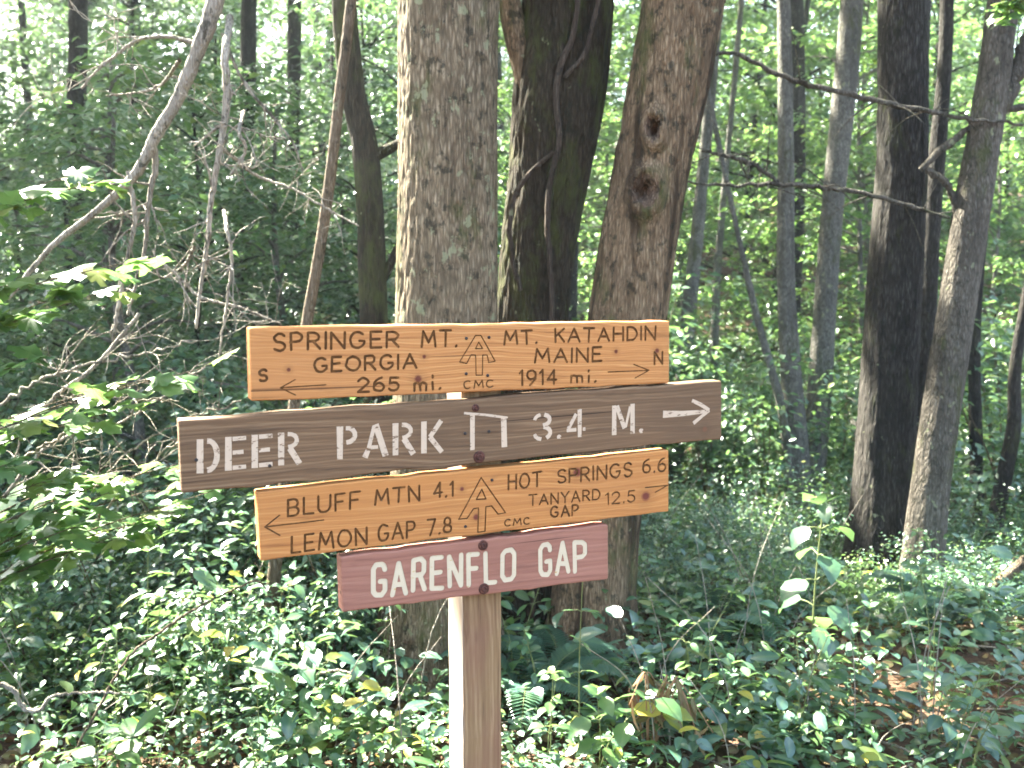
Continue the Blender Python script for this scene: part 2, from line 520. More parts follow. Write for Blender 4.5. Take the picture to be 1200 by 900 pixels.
def wood_material(name, dark, mid, light, ring=150.0, wear=0.2, knots=(), seed=0.0, grey=(0.2, 0.17, 0.14), knotcol=(0.09, 0.018, 0.012), along='x', rough=0.75, bare=0.0):
    t = NT(name)
    sc = (2.2, 14, 14) if along == 'x' else (14, 14, 2.2)
    co = t.coord(sc, loc=(seed, seed * 0.7, seed * 1.3))
    w = t.noise(co, 1.0, 3, 0.5)
    tc = t.n('TexCoord')
    sp = t.n('SeparateXYZ')
    t.t.links.new(tc.outputs['Object'], sp.inputs[0])
    zc = sp.outputs['Z'] if along == 'x' else sp.outputs['X']
    xc = sp.outputs['X'] if along == 'x' else sp.outputs['Z']
    zz = t.math('ADD', zc, t.math('ADD', t.math('MULTIPLY', xc, 0.03), t.math('MULTIPLY', w.outputs['Fac'], 0.055)))
    for (kx, kz, kr) in knots:                       # the grain runs round the knots
        dx = t.math('MULTIPLY', t.math('SUBTRACT', xc, kx), 0.5)
        dz = t.math('SUBTRACT', zc, kz)
        d2 = t.math('ADD', t.math('MULTIPLY', dx, dx), t.math('MULTIPLY', dz, dz))
        g = t.math('DIVIDE', 1.0, t.math('ADD', 1.0, t.math('MULTIPLY', d2, 1.0 / (kr * kr * 3))))
        zz = t.math('ADD', zz, t.math('MULTIPLY', g, kr * 1.3))
    per = t.math('SINE', t.math('MULTIPLY', zz, ring * 6.283))
    per2 = t.math('SINE', t.math('MULTIPLY', zz, ring * 6.283 * 0.37))
    fine = t.noise(t.coord((6, 420, 420) if along == 'x' else (420, 420, 6), loc=(seed, 0, 0)), 1.0, 3, 0.6)
    am = t.noise(t.coord((1.5, 9, 9) if along == 'x' else (9, 9, 1.5), loc=(seed * 5, 1, 2)), 1.0, 3, 0.6)
    v = t.math('ADD', t.math('MULTIPLY', t.math('ADD', per, per2), t.math('MULTIPLY', t.gray(am.outputs['Fac'], 0.3, 0.7), 0.22)), t.math('MULTIPLY', fine.outputs['Fac'], 0.85))
    c = t.ramp(v, [(0.08, light), (0.42, mid), (0.70, tuple(0.7 * a + 0.3 * b for a, b in zip(mid, dark))), (0.92, dark)])
    big = t.noise(t.coord((1.6, 5, 5) if along == 'x' else (5, 5, 1.6), loc=(seed * 2, 3, 0)), 1.6, 4, 0.6)
    bf = t.gray(big.outputs['Fac'], 0.45, 0.72)
    c = t.mix(t.math('MULTIPLY', bf.outputs['Color'], wear), c, grey)
    st = t.noise(t.coord((3, 30, 30) if along == 'x' else (30, 30, 3), loc=(seed, 9, 4)), 1.0, 4, 0.7)
    sf = t.gray(st.outputs['Fac'], 0.60, 0.74)
    c = t.mix(t.math('MULTIPLY', sf.outputs['Color'], 0.55), c, tuple(0.55 * x for x in dark))
    ck = t.noise(t.coord((1.1, 75, 75) if along == 'x' else (75, 75, 1.1), loc=(seed * 3, 2, 7)), 1.0, 2, 0.5)
    cf = t.gray(ck.outputs['Fac'], 0.685, 0.715)                 # drying cracks and dirt in the grain
    c = t.mix(t.math('MULTIPLY', cf.outputs['Color'], 0.8), c, tuple(0.35 * x for x in dark))
    for (kx, kz, kr) in knots:
        dx = t.math('SUBTRACT', xc, kx)
        dz = t.math('SUBTRACT', zc, kz)
        d = t.math('SQRT', t.math('ADD', t.math('MULTIPLY', dx, dx), t.math('MULTIPLY', dz, dz)))
        d = t.math('ADD', d, t.math('MULTIPLY', t.math('SUBTRACT', fine.outputs['Fac'], 0.5), kr * 0.5))
        kf = t.gray(t.math('DIVIDE', d, kr * 4.0), 0.17, 0.36)
        halo = t.gray(t.math('DIVIDE', d, kr * 4.0), 0.28, 0.95)
        c = t.mix(t.math('MULTIPLY', t.math('SUBTRACT', 1.0, halo.outputs['Color']), 0.35), c, tuple(0.5 * x for x in mid))
        c = t.mix(t.math('MULTIPLY', t.math('SUBTRACT', 1.0, kf.outputs['Color']), 0.9), c, knotcol)
    if bare:  # bare wood on the left face, its colour lifted to add painted sunlight
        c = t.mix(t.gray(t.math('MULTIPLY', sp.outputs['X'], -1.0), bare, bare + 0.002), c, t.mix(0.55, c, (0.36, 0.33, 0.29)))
    return t.finish(c, rough, 0.25, v, 0.25, 0.002), t

def paint_material(name, color, under, flake=0.62):
    t = NT(name)
    n1 = t.noise(t.coord((2.2, 6, 6)), 22, 6, 0.7)
    f = t.gray(n1.outputs['Fac'], flake, flake + 0.03)
    n2 = t.noise(t.coord((1, 9, 9)), 9, 5, 0.6)
    c = t.mix(t.math('MULTIPLY', n2.outputs['Fac'], 0.35), color, tuple(0.62 * a for a in color))
    c = t.mix(f, c, under)
    return t.finish(c, 0.6, 0.3, n1, 0.15, 0.001)

# ------------------------------------------------------------------ the sign: plane of the board faces
YAW = R(24)
SN = np.array([math.sin(YAW), -math.cos(YAW), 0.0])           # faces the camera
S0 = P(556, 560, 2.05)

def on_sign(px, py):
    d = ray(px, py)
    t = np.dot(S0 - CAM, SN) / np.dot(d, SN)
    return CAM + d * t

def stroke_font():
    def arc(cx, cy, rx, ry, a0, a1, n=7):
        return [(cx + rx * math.cos(R(a)), cy + ry * math.sin(R(a))) for a in np.linspace(a0, a1, n)]
    g = {}
    g['A'] = (0.80, [[(0, 0), (0.40, 1), (0.80, 0)], [(0.15, 0.36), (0.65, 0.36)]])
    g['B'] = (0.62, [[(0, 0), (0, 1)], [(0, 1), (0.32, 1)] + arc(0.32, 0.76, 0.24, 0.24, 90, -90)[1:] + [(0, 0.52)], [(0.30, 0.52)] + arc(0.32, 0.26, 0.30, 0.26, 90, -90) + [(0, 0)]])
    g['C'] = (0.72, [arc(0.38, 0.5, 0.38, 0.5, 50, 310, 11)])
    g['D'] = (0.70, [[(0, 0), (0, 1), (0.25, 1)] + arc(0.25, 0.5, 0.45, 0.5, 90, -90, 9)[1:] + [(0, 0)]])
    g['E'] = (0.56, [[(0.56, 1), (0, 1), (0, 0), (0.56, 0)], [(0, 0.52), (0.46, 0.52)]])
    g['F'] = (0.56, [[(0.56, 1), (0, 1), (0, 0)], [(0, 0.52), (0.44, 0.52)]])
    g['G'] = (0.78, [arc(0.40, 0.5, 0.40, 0.5, 48, 330, 12) + [(0.75, 0.44), (0.48, 0.44)]])
    g['H'] = (0.68, [[(0, 0), (0, 1)], [(0.68, 0), (0.68, 1)], [(0, 0.52), (0.68, 0.52)]])
    g['I'] = (0.02, [[(0.01, 0), (0.01, 1)]])
    g['K'] = (0.64, [[(0, 0), (0, 1)], [(0.62, 1), (0.02, 0.42)], [(0.22, 0.60), (0.64, 0)]])
    g['L'] = (0.54, [[(0, 1), (0, 0), (0.54, 0)]])
    g['M'] = (0.92, [[(0, 0), (0.12, 1), (0.46, 0.28), (0.80, 1), (0.92, 0)]])
    g['N'] = (0.70, [[(0, 0), (0, 1), (0.70, 0), (0.70, 1)]])
    g['O'] = (0.84, [arc(0.42, 0.5, 0.42, 0.5, 90, 450, 15)])
    g['P'] = (0.60, [[(0, 0), (0, 1), (0.32, 1)] + arc(0.32, 0.74, 0.28, 0.26, 90, -90)[1:] + [(0, 0.48)]])
    g['R'] = (0.64, [[(0, 0), (0, 1), (0.32, 1)] + arc(0.32, 0.74, 0.28, 0.26, 90, -90)[1:] + [(0, 0.48)], [(0.28, 0.48), (0.64, 0)]])
    g['S'] = (0.60, [arc(0.30, 0.75, 0.29, 0.25, 30, 265, 8) + arc(0.30, 0.25, 0.30, 0.25, 85, -150, 8)])
    g['T'] = (0.74, [[(0, 1), (0.74, 1)], [(0.37, 1), (0.37, 0)]])
    g['U'] = (0.68, [[(0, 1)] + arc(0.34, 0.30, 0.34, 0.30, 180, 360, 8) + [(0.68, 1)]])
    g['Y'] = (0.72, [[(0, 1), (0.36, 0.48), (0.72, 1)], [(0.36, 0.48), (0.36, 0)]])
    g['m'] = (0.62, [[(0, 0), (0, 0.44)] + arc(0.15, 0.30, 0.15, 0.15, 180, 0, 5) + [(0.30, 0)], arc(0.46, 0.30, 0.15, 0.15, 180, 0, 5) + [(0.61, 0)]])
    g['i'] = (0.04, [[(0.02, 0), (0.02, 0.44)], [(0.02, 0.72), (0.02, 0.80)]])
    g['.'] = (0.06, [[(0.02, 0.0), (0.05, 0.05)]])
    g[' '] = (0.55, [])
    g['1'] = (0.22, [[(0, 0.80), (0.20, 1), (0.20, 0)]])
    g['2'] = (0.62, [arc(0.30, 0.72, 0.30, 0.28, 165, -30, 8) + [(0, 0), (0.62, 0)]])
    g['3'] = (0.58, [arc(0.28, 0.76, 0.27, 0.24, 150, -80, 7) + arc(0.28, 0.26, 0.30, 0.27, 80, -150, 8)])
    g['4'] = (0.62, [[(0.46, 0), (0.46, 1), (0, 0.32), (0.62, 0.32)]])
    g['5'] = (0.58, [[(0.54, 1), (0.08, 1), (0.04, 0.56)] + arc(0.26, 0.31, 0.31, 0.31, 120, -150, 9)])
    g['6'] = (0.60, [[(0.46, 1)] + arc(0.40, 0.40, 0.40, 0.55, 110, 180, 4) + arc(0.30, 0.30, 0.30, 0.30, 180, 540, 12)])
    g['7'] = (0.58, [[(0, 1), (0.58, 1), (0.18, 0)]])
    g['8'] = (0.60, [arc(0.30, 0.75, 0.25, 0.25, 90, 450, 11), arc(0.30, 0.26, 0.30, 0.26, 90, 450, 12)])
    g['9'] = (0.60, [arc(0.30, 0.70, 0.30, 0.30, 0, 360, 12) + [(0.56, 0.40), (0.22, 0)]])
    return g
FONT = stroke_font()

def text_line(s, bl, br, tl, tr, font=FONT, gapw=0.30):
    """One list of polylines per letter, in photograph pixels, for a line of letters set between four corners."""
    bl, br, tl, tr = (np.array(a, float) for a in (bl, br, tl, tr))
    adv = [font[ch][0] for ch in s]
    tot = sum(adv) + gapw * (len(s) - 1)
    out, x = [], 0.0
    for ch, w in zip(s, adv):
        jt = rng.normal(size=2) * 0.012
        glyph = []
        for pl in font[ch][1]:
            pts = []
            for (u, v) in pl:
                uu = (x + u + rng.normal() * 0.012) / tot
                v2 = v + jt[0] + rng.normal() * 0.012
                pts.append((bl * (1 - uu) + br * uu) * (1 - v2) + (tl * (1 - uu) + tr * uu) * v2)
            glyph.append(pts)
        if glyph:
            out.append(glyph)
        x += w + gapw
    return out

class Board:
    def __init__(s, root, name, label, quad, thick, mat, wob=0.0):
        q = [on_sign(*p) for p in quad]                          # TL TR BR BL
        s.o = np.mean(q, axis=0)
        X = norm(q[1] + q[2] - q[0] - q[3])
        Y = -SN
        Z = np.cross(X, Y)
        s.X, s.Y, s.Z, s.thick = X, Y, Z, thick
        M = Matrix(((X[0], Y[0], Z[0], s.o[0]), (X[1], Y[1], Z[1], s.o[1]), (X[2], Y[2], Z[2], s.o[2]), (0, 0, 0, 1)))
        c = [((p - s.o) @ X, (p - s.o) @ Z) for p in q]
        import bmesh
        bm = bmesh.new()
        n = 26
        top = [tuple(np.array(c[0]) * (1 - t) + np.array(c[1]) * t) for t in np.linspace(0, 1, n)]
        bot = [tuple(np.array(c[2]) * (1 - t) + np.array(c[3]) * t) for t in np.linspace(0, 1, n)]
        ring = [(x + (rng.normal() * wob if 0 < i < n - 1 else 0) * 0.3, z + rng.normal() * wob) for i, (x, z) in enumerate(top)]
        ring += [(x, z + rng.normal() * wob) for (x, z) in bot]
        f = [bm.verts.new((x, 0, z)) for x, z in ring]
        b = [bm.verts.new((x, thick, z)) for x, z in ring]
        m = len(ring)
        bm.faces.new(f)
        bm.faces.new(list(reversed(b)))
        for i in range(m):
            bm.faces.new((f[(i + 1) % m], f[i], b[i], b[(i + 1) % m]))
        bmesh.ops.recalc_face_normals(bm, faces=bm.faces[:])
        sharp = [e for e in bm.edges if len(e.link_faces) == 2 and e.calc_face_angle(0) > 0.9]
        bmesh.ops.bevel(bm, geom=sharp, offset=0.0040, segments=3, profile=0.5, affect='EDGES')
        me = bpy.data.meshes.new(name)
        bm.to_mesh(me)
        bm.free()
        me.materials.append(mat)
        s.ob = bpy.data.objects.new(name, me)
        col.objects.link(s.ob)
        s.ob.parent = root
        s.ob.matrix_basis = Matrix.Translation(-root.location) @ M
        s.ob['label'] = label
        s.cutq = []
    def loc(s, px):
        p = on_sign(*px) - s.o
        return np.array([p @ s.X, p @ s.Z])
    def segs(s, polylines):
        out = []
        for pl in polylines:
            q = [s.loc(p) for p in pl]
            if len(q) > 2 and np.linalg.norm(q[0] - q[-1]) < 1e-6:
                q[-1] = q[0]
            out += [(a, b) for a, b in zip(q[:-1], q[1:])]
        return out
    def carve(s, groups, width, deep, mat, name):
        """Routs the strokes into the wood (a real groove) and lays the stained or painted floor of each groove in."""
        segs, own = [], []
        for gi, gr in enumerate(groups):
            sg = s.segs(gr)
            segs += sg
            own += [gi] * len(sg)
        w = width / 2
        col_of = []
        for i, (a, b) in enumerate(segs):
            used = set()
            for j in range(i):
                c, d = segs[j]
                if (min(a[0], b[0]) - 2.4 * w < max(c[0], d[0]) and max(a[0], b[0]) + 2.4 * w > min(c[0], d[0])
                        and min(a[1], b[1]) - 2.4 * w < max(c[1], d[1]) and max(a[1], b[1]) + 2.4 * w > min(c[1], d[1])):
                    used.add(col_of[j])
            k = 0
            while k in used:
                k += 1
            col_of.append(k)
        def outline(a, b, ww):
            d = norm(b - a)
            n_ = np.array([-d[1], d[0]])
            pts = []
            for c0, sg in ((b, 1), (a, -1)):
                for ang in (-90, -45, 0, 45, 90):
                    pts.append(c0 + ww * (math.cos(R(ang)) * d * sg + math.sin(R(ang)) * n_ * sg))
            return pts
        s.cutq.append((segs, col_of, outline, w, deep))
        for gi in range(len(groups)):
            mb = MB()
            for i, ((a, b), k) in enumerate(zip(segs, col_of)):
                if own[i] != gi:
                    continue
                o = outline(a, b, w * 1.0)
                y = deep - 0.0002 - 0.00006 * k - 0.000001 * (i % 7)
                mb.add([(p[0], y, p[1]) for p in o], [np.arange(len(o))[None]])
            mb.build(name, mat, s.ob, False)
    def cut(s):
        allsegs = {}
        base = 0
        for segs, col_of, outline, w, deep in s.cutq:
            for (a, b), k in zip(segs, col_of):
                allsegs.setdefault(k, []).append((outline(a, b, w), deep))
        tmp = []
        for k, items in sorted(allsegs.items()):
            mb = MB()
            jig = 0.00001 * k
            for pts, deep in items:
                n = len(pts)
                v = [(p[0], -0.004, p[1]) for p in pts] + [(p[0], deep + jig, p[1]) for p in pts]
                r_ = np.arange(n)
                fr = np.arange(n)[None]
                side = np.stack([r_, r_ + n, (r_ + 1) % n + n, (r_ + 1) % n], -1)
                mb.add(v, [fr, (np.arange(n)[::-1] + n)[None], side])
            me = mb.mesh('cutter', [])
            import bmesh
            bm = bmesh.new(); bm.from_mesh(me)
            bmesh.ops.recalc_face_normals(bm, faces=bm.faces[:])
            bm.to_mesh(me); bm.free()
            me.polygons.foreach_set('use_smooth', np.zeros(len(me.polygons), bool))
            c = bpy.data.objects.new('cutter', me)
            col.objects.link(c)
            c.matrix_basis = Matrix(s.ob.matrix_basis)
            c.parent = s.ob.parent
            tmp.append(c)
            md = s.ob.modifiers.new('rout', 'BOOLEAN')
            md.operation = 'DIFFERENCE'
            md.solver = 'MANIFOLD'
            md.object = c
        bpy.context.view_layer.update()
        dg = bpy.context.evaluated_depsgraph_get()
        new = bpy.data.meshes.new_from_object(s.ob.evaluated_get(dg))
        if len(new.polygons) > 20:
            s.ob.modifiers.clear()
            s.ob.data = new
        else:
            s.ob.modifiers.clear()
            print('BOOLEAN FAILED', s.ob.name)
        for c in tmp:
            bpy.data.objects.remove(c)

def bolt(board, px, r, mat, name='bolt'):
    c = board.loc(px)
    prof = [(1.0, 0.0006), (0.98, -0.0012), (0.72, -0.0020), (0.60, -0.0010), (0.52, -0.0012), (0.48, -0.0048), (0.36, -0.0056), (0.30, -0.0050), (0.0, -0.0046)]
    k = 14
    mb = MB()
    V = []
    for (q, y) in prof:
        for j in range(k):
            a = 2 * math.pi * j / k
            V.append((c[0] + r * q * math.cos(a), y, c[1] + r * q * math.sin(a)))
    fs = [(i * k + j, i * k + (j + 1) % k, (i + 1) * k + (j + 1) % k, (i + 1) * k + j) for i in range(len(prof) - 1) for j in range(k)]
    mb.add(V, [np.array(fs)])
    return mb.build(name, mat, board.ob)

post_px = [(566, 385), (566, 760), (567, 900), (568, 1180)]
pf = P(566, 760, 2.05)
post_centre = on_sign(573, 760) + (-SN) * (0.038 + 0.046)
g0 = H1(post_centre[0], post_centre[1])
sign_root = empty('trail_signpost', (post_centre[0], post_centre[1], g0), 'weathered wooden trail signpost with four boards giving routes and distances', 'signpost')
bpy.context.view_layer.update()

W1 = 0.0
wood_a, _ = wood_material('cedar_orange', (0.25, 0.105, 0.035), (0.44, 0.215, 0.082), (0.56, 0.31, 0.135), 175, 0.15, [], 1.3)
t_ = NT('routed_groove')
n_ = t_.noise(t_.coord(), 70, 4, 0.7)
M_GROOVE = t_.finish(t_.ramp(n_, [(0.25, (0.045, 0.021, 0.009)), (0.55, (0.12, 0.055, 0.020)), (0.75, (0.23, 0.10, 0.034))]), 0.9, 0.1)
t_ = NT('rusty_steel')
rz_ = t_.noise(t_.coord(), 160, 5, 0.7)
M_RUST = t_.finish(t_.ramp(rz_, [(0.3, (0.018, 0.008, 0.006)), (0.55, (0.075, 0.026, 0.017)), (0.75, (0.15, 0.058, 0.036))]), 0.8, 0.3, rz_, 0.5, 0.001)
M_NAIL = NT('dark_iron').finish((0.03, 0.022, 0.02), 0.6, 0.4)

def board_knots(quad, kn):
    q = [on_sign(*p) for p in quad]
    o = np.mean(q, axis=0); X = norm(q[1] + q[2] - q[0] - q[3]); Z = np.cross(X, -SN)
    return [((on_sign(a, b) - o) @ X, (on_sign(a, b) - o) @ Z, r) for a, b, r in kn]

# board 1 -----------------------------------------------------------
Q1 = [(292, 384), (785, 376), (784.5, 449.5), (294, 471)]
m1, _ = wood_material('board_pine_upper', (0.21, 0.078, 0.024), (0.40, 0.168, 0.053), (0.48, 0.230, 0.082), 170, 0.12, board_knots(Q1, [(338.3, 433.3, 0.0035), (497.2, 418, 0.0035), (490, 444, 0.007), (722, 412, 0.004), (770, 411, 0.005)]), 1.3, (0.33, 0.16, 0.08))
b1 = Board(sign_root, 'board', 'upper orange wooden board with routed lettering SPRINGER MT. GEORGIA and MT. KATAHDIN MAINE', Q1, 0.038, m1, 0.0008)
L1 = []
L1 += text_line('SPRINGER', (321, 411), (467.5, 406.5), (321, 391), (467.5, 388.5))
L1 += text_line('MT.', (494, 407), (535, 405.5), (494, 388.5), (535, 387))
L1 += text_line('GEORGIA', (368.5, 436), (488, 431.5), (368.5, 419.5), (488, 415))
L1 += text_line('265', (420, 459.5), (467.5, 457), (420, 443.5), (467.5, 442))
L1 += text_line('mi.', (485.5, 458), (516, 456), (485.5, 438), (516, 436))
L1 += text_line('S', (304, 447), (313, 446.5), (304, 433.5), (313, 433))
L1 += text_line('MT.', (591, 403.5), (629, 402.5), (591, 388.2), (629, 387))
L1 += text_line('KATAHDIN', (651, 401), (768, 398), (651, 386), (768, 382.5))
L1 += text_line('MAINE', (627, 425), (705, 423.5), (627, 409.5), (705, 407.3))
L1 += text_line('1914', (609, 451.5), (652, 450), (609, 434), (652, 433.5))
L1 += text_line('mi.', (669.5, 448.2), (698, 447.5), (669.5, 431), (698, 430))
L1 += text_line('N', (767, 427), (776.5, 426.5), (767, 413), (776.5, 412.5))
b1.carve(L1, 0.0056, 0.0026, M_GROOVE, 'letter')
b1.carve([[[(382, 451), (329, 454.4)], [(346, 444.9), (328.6, 454.6), (346.4, 463)]]], 0.0028, 0.002, M_GROOVE, 'arrow')
b1.carve([[[(712.6, 435.9), (760, 434.3)], [(742.7, 427), (760.6, 434), (744.5, 443)]]], 0.0030, 0.002, M_GROOVE, 'arrow')
b1.carve([[[(557.3, 393.2), (563.7, 393.2), (580.4, 423.4), (572.8, 425), (571, 416), (565.7, 416.2), (565.3, 439.7), (558, 439.7), (557.4, 416.2), (552, 416), (547, 426), (538.6, 424.2), (557.3, 393.2)],
          [(557.3, 408.6), (561, 401), (565.7, 408.6), (557.3, 408.6)]]], 0.0028, 0.002, M_GROOVE, 'emblem')
b1.carve(text_line('CMC', (543.5, 455.8), (578.5, 453.3), (543.5, 446.5), (578.5, 445)), 0.0034, 0.002, M_GROOVE, 'letter')
b1.cut()
for p in ((573, 395.3), (546.3, 438), (546.5, 396.5), (571.5, 440)):
    bolt(b1, p, 0.0034, M_NAIL, 'nail_head')

# board 2 -----------------------------------------------------------
Q2 = [(209, 493), (846, 445.5), (846, 514.5), (213, 578.5)]
m2, _ = wood_material('board_weathered_brown', (0.038, 0.019, 0.010), (0.140, 0.077, 0.039), (0.21, 0.128, 0.070), 120, 0.6, board_knots(Q2, [(826, 503, 0.006)]), 4.1, (0.085, 0.050, 0.028), (0.14, 0.06, 0.03))
b2 = Board(sign_root, 'board', 'longest board, weathered dark brown with pale stencilled DEER PARK 3.4 M. and an arrow', Q2, 0.036, m2, 0.0014)
M_PAINT_PINK = paint_material('worn_cream_paint', (0.50, 0.37, 0.265), (0.15, 0.09, 0.052), 0.57)

def stencil():
    def arc(cx, cy, rx, ry, a0, a1, n=7):
        return [(cx + rx * math.cos(R(a)), cy + ry * math.sin(R(a))) for a in np.linspace(a0, a1, n)]
    g = {}
    g['D'] = (0.72, [([(0.09, 0), (0.09, 1)], 0.2), (arc(0.34, 0.5, 0.28, 0.43, 96, -96, 11), 0.17)])
    g['E'] = (0.66, [([(0.09, 0), (0.09, 1)], 0.2), ([(0.22, 0.93), (0.64, 0.93)], 0.14), ([(0.22, 0.52), (0.56, 0.52)], 0.13), ([(0.22, 0.07), (0.64, 0.07)], 0.14)])
    g['R'] = (0.74, [([(0.09, 0), (0.09, 1)], 0.2), (arc(0.32, 0.74, 0.26, 0.20, 96, -92, 8), 0.14), ([(0.36, 0.50), (0.66, 0.0)], 0.2)])
    g['P'] = (0.66, [([(0.09, 0), (0.09, 1)], 0.2), (arc(0.32, 0.72, 0.25, 0.22, 100, -96, 8), 0.15)])
    g['A'] = (0.78, [([(0.06, 0.0), (0.16, 0.22)], 0.17), ([(0.18, 0.28), (0.36, 0.96)], 0.13), ([(0.40, 1.0), (0.72, 0.0)], 0.21), ([(0.25, 0.30), (0.48, 0.30)], 0.12)])
    g['K'] = (0.72, [([(0.09, 0), (0.09, 1)], 0.2), ([(0.64, 1.0), (0.28, 0.50)], 0.15), ([(0.28, 0.50), (0.66, 0.0)], 0.17)])
    g['3'] = (0.66, [(arc(0.30, 0.74, 0.26, 0.21, 175, 100, 4), 0.14), (arc(0.32, 0.74, 0.26, 0.20, 75, -85, 7), 0.17), (arc(0.32, 0.27, 0.28, 0.22, 82, -60, 7), 0.17), (arc(0.30, 0.27, 0.26, 0.22, -95, -175, 4), 0.15)])
    g['4'] = (0.70, [([(0.48, 0), (0.48, 1.02)], 0.19), ([(0.36, 0.86), (0.08, 0.34)], 0.14), ([(0.02, 0.28), (0.36, 0.28)], 0.13), ([(0.59, 0.28), (0.68, 0.28)], 0.13)])
    g['M'] = (0.90, [([(0.09, 0), (0.09, 1)], 0.18), ([(0.19, 0.98), (0.50, 0.20)], 0.17), ([(0.54, 0.24), (0.72, 0.92)], 0.10), ([(0.81, 0), (0.81, 1)], 0.18)])
    g['.'] = (0.18, [(arc(0.09, 0.07, 0.045, 0.045, 0, 330, 9), 0.09)])
    g[' '] = (0.34, [])
    return g
STENCIL = stencil()

def stencil_line(board, s, bl, br, tl, tr, gapw=0.16):
    bl, br, tl, tr = (np.array(a, float) for a in (bl, br, tl, tr))
    tot = sum(STENCIL[c][0] for c in s) + gapw * (len(s) - 1)
    hgt = np.linalg.norm(board.loc(tl) - board.loc(bl))
    x = 0.0
    kk = 0
    for ch in s:
        mb = MB()
        for pl, wd in STENCIL[ch][1]:
            q = []
            for (u, v) in pl:
                uu = (x + u) / tot
                q.append(board.loc((bl * (1 - uu) + br * uu) * (1 - v) + (tl * (1 - uu) + tr * uu) * v))
            ribbon(mb, np.array(q), wd * hgt * 0.92, -0.0005 - 0.00004 * (kk % 5))
            kk += 1
        if mb.n:
            mb.build('letter', M_PAINT_PINK, board.ob, False)
        x += STENCIL[ch][0] + gapw

def ribbon(mb, q, width, y, thick=0.0008, taper=1.0):
    d = norm(np.gradient(q, axis=0))
    n_ = np.stack([-d[:, 1], d[:, 0]], -1)
    w = width / 2 * np.linspace(1, taper, len(q))[:, None] * (1 + 0.05 * rng.normal(size=(len(q), 1)))
    a, b = q + n_ * w, q - n_ * w
    m = len(q)
    f = np.concatenate([a, b[::-1]])
    n = len(f)
    V = [(p[0], y, p[1]) for p in f] + [(p[0], y + thick, p[1]) for p in f]
    top = np.stack([np.arange(m - 1), np.arange(1, m), n - 2 - np.arange(m - 1), n - 1 - np.arange(m - 1)], -1)
    r_ = np.arange(n)
    side = np.stack([r_, r_ + n, (r_ + 1) % n + n, (r_ + 1) % n], -1)
    mb.add(V, [top[:, ::-1], side])

stencil_line(b2, 'DEER', (231, 555), (354, 543), (231, 515), (354, 505))
stencil_line(b2, 'PARK', (395, 538.5), (520, 529.5), (395, 500), (520, 492.5))
stencil_line(b2, '3.4', (625, 517), (686.5, 511.5), (625, 485), (686.5, 479.5))
stencil_line(b2, 'M.', (717, 510), (754, 507), (717, 475.5), (754, 472))
mb = MB()
ribbon(mb, np.array([b2.loc(p) for p in ((777, 485.5), (800, 484.6), (826, 482.2))]), 0.0165, -0.0005, taper=0.5)
ribbon(mb, np.array([b2.loc(p) for p in ((811, 469.4), (821, 474), (831, 480.6))]), 0.0085, -0.00055)
ribbon(mb, np.array([b2.loc(p) for p in ((812.5, 496), (821, 489), (831, 480.6))]), 0.0085, -0.0006)
mb.build('arrow', M_PAINT_PINK, b2.ob, False)
mb = MB()
ribbon(mb, np.array([b2.loc(p) for p in ((553.6, 485), (553.6, 527.4))]), 0.0105, -0.0005)
ribbon(mb, np.array([b2.loc(p) for p in ((590.2, 489.5), (591, 524))]), 0.0125, -0.00055)
ribbon(mb, np.array([b2.loc(p) for p in ((543.8, 484.2), (568, 486), (595, 489.6))]), 0.0052, -0.0006)
mb.build('emblem', M_PAINT_PINK, b2.ob, False)
bolt(b2, (557.3, 478), 0.0085, M_RUST)
bolt(b2, (561.5, 535.5), 0.0135, M_RUST)
for p in ((545, 508), (573, 505.7), (230, 539), (316, 546)):
    bolt(b2, p, 0.0035, M_NAIL, 'nail_head')

# board 3 -----------------------------------------------------------
Q3 = [(301, 576.5), (784, 527.5), (784, 599.5), (305.5, 657.5)]
m3, _ = wood_material('board_pine_lower', (0.19, 0.066, 0.020), (0.39, 0.158, 0.046), (0.47, 0.218, 0.072), 140, 0.14, board_knots(Q3, [(676.3, 553.4, 0.009), (756.8, 581.6, 0.0095), (541.4, 573, 0.004), (558, 606, 0.006)]), 7.7, (0.30, 0.14, 0.06), (0.11, 0.022, 0.018))
b3 = Board(sign_root, 'board', 'lower orange wooden board with routed lettering BLUFF MTN, LEMON GAP and HOT SPRINGS', Q3, 0.038, m3, 0.0008)
L3 = []
L3 += text_line('BLUFF', (337.5, 605), (422, 595.5), (337.5, 586), (422, 576))
L3 += text_line('MTN', (439.5, 591.5), (491.5, 586.4), (439.5, 574.4), (491.5, 569))
L3 += text_line('4.1', (508.5, 584), (531, 581), (508.5, 566.8), (531, 564.5))
L3 += text_line('LEMON', (342, 647.6), (430, 638), (342, 629), (430, 618.5))
L3 += text_line('GAP', (443.5, 634.4), (486, 629.6), (443.5, 615.5), (486, 611))
L3 += text_line('7.8', (501.5, 627.5), (529, 623.6), (501.5, 608.8), (529, 606.5))
L3 += text_line('HOT', (596, 574), (634.5, 570.5), (596, 557.3), (634.5, 553.5))
L3 += text_line('SPRINGS', (654, 566.5), (740.5, 558), (654, 551), (740.5, 542))
L3 += text_line('6.6', (753.5, 554.2), (780, 552), (753.5, 539), (780, 537))
L3 += text_line('GAP', (645.5, 606.5), (677.5, 604), (645.5, 594.3), (677.5, 591.8))
b3.carve(L3, 0.0052, 0.0026, M_GROOVE, 'letter')
b3.carve(text_line('TANYARD', (620, 593), (703, 585.5), (620, 580.5), (703, 573.5)) + text_line('12.5', (710, 591), (744, 588), (710, 577.7), (744, 574.6)), 0.0042, 0.0024, M_GROOVE, 'letter')
b3.carve(text_line('CMC', (591.5, 617), (621, 614.2), (591.5, 609), (621, 606.6)), 0.0036, 0.002, M_GROOVE, 'letter')
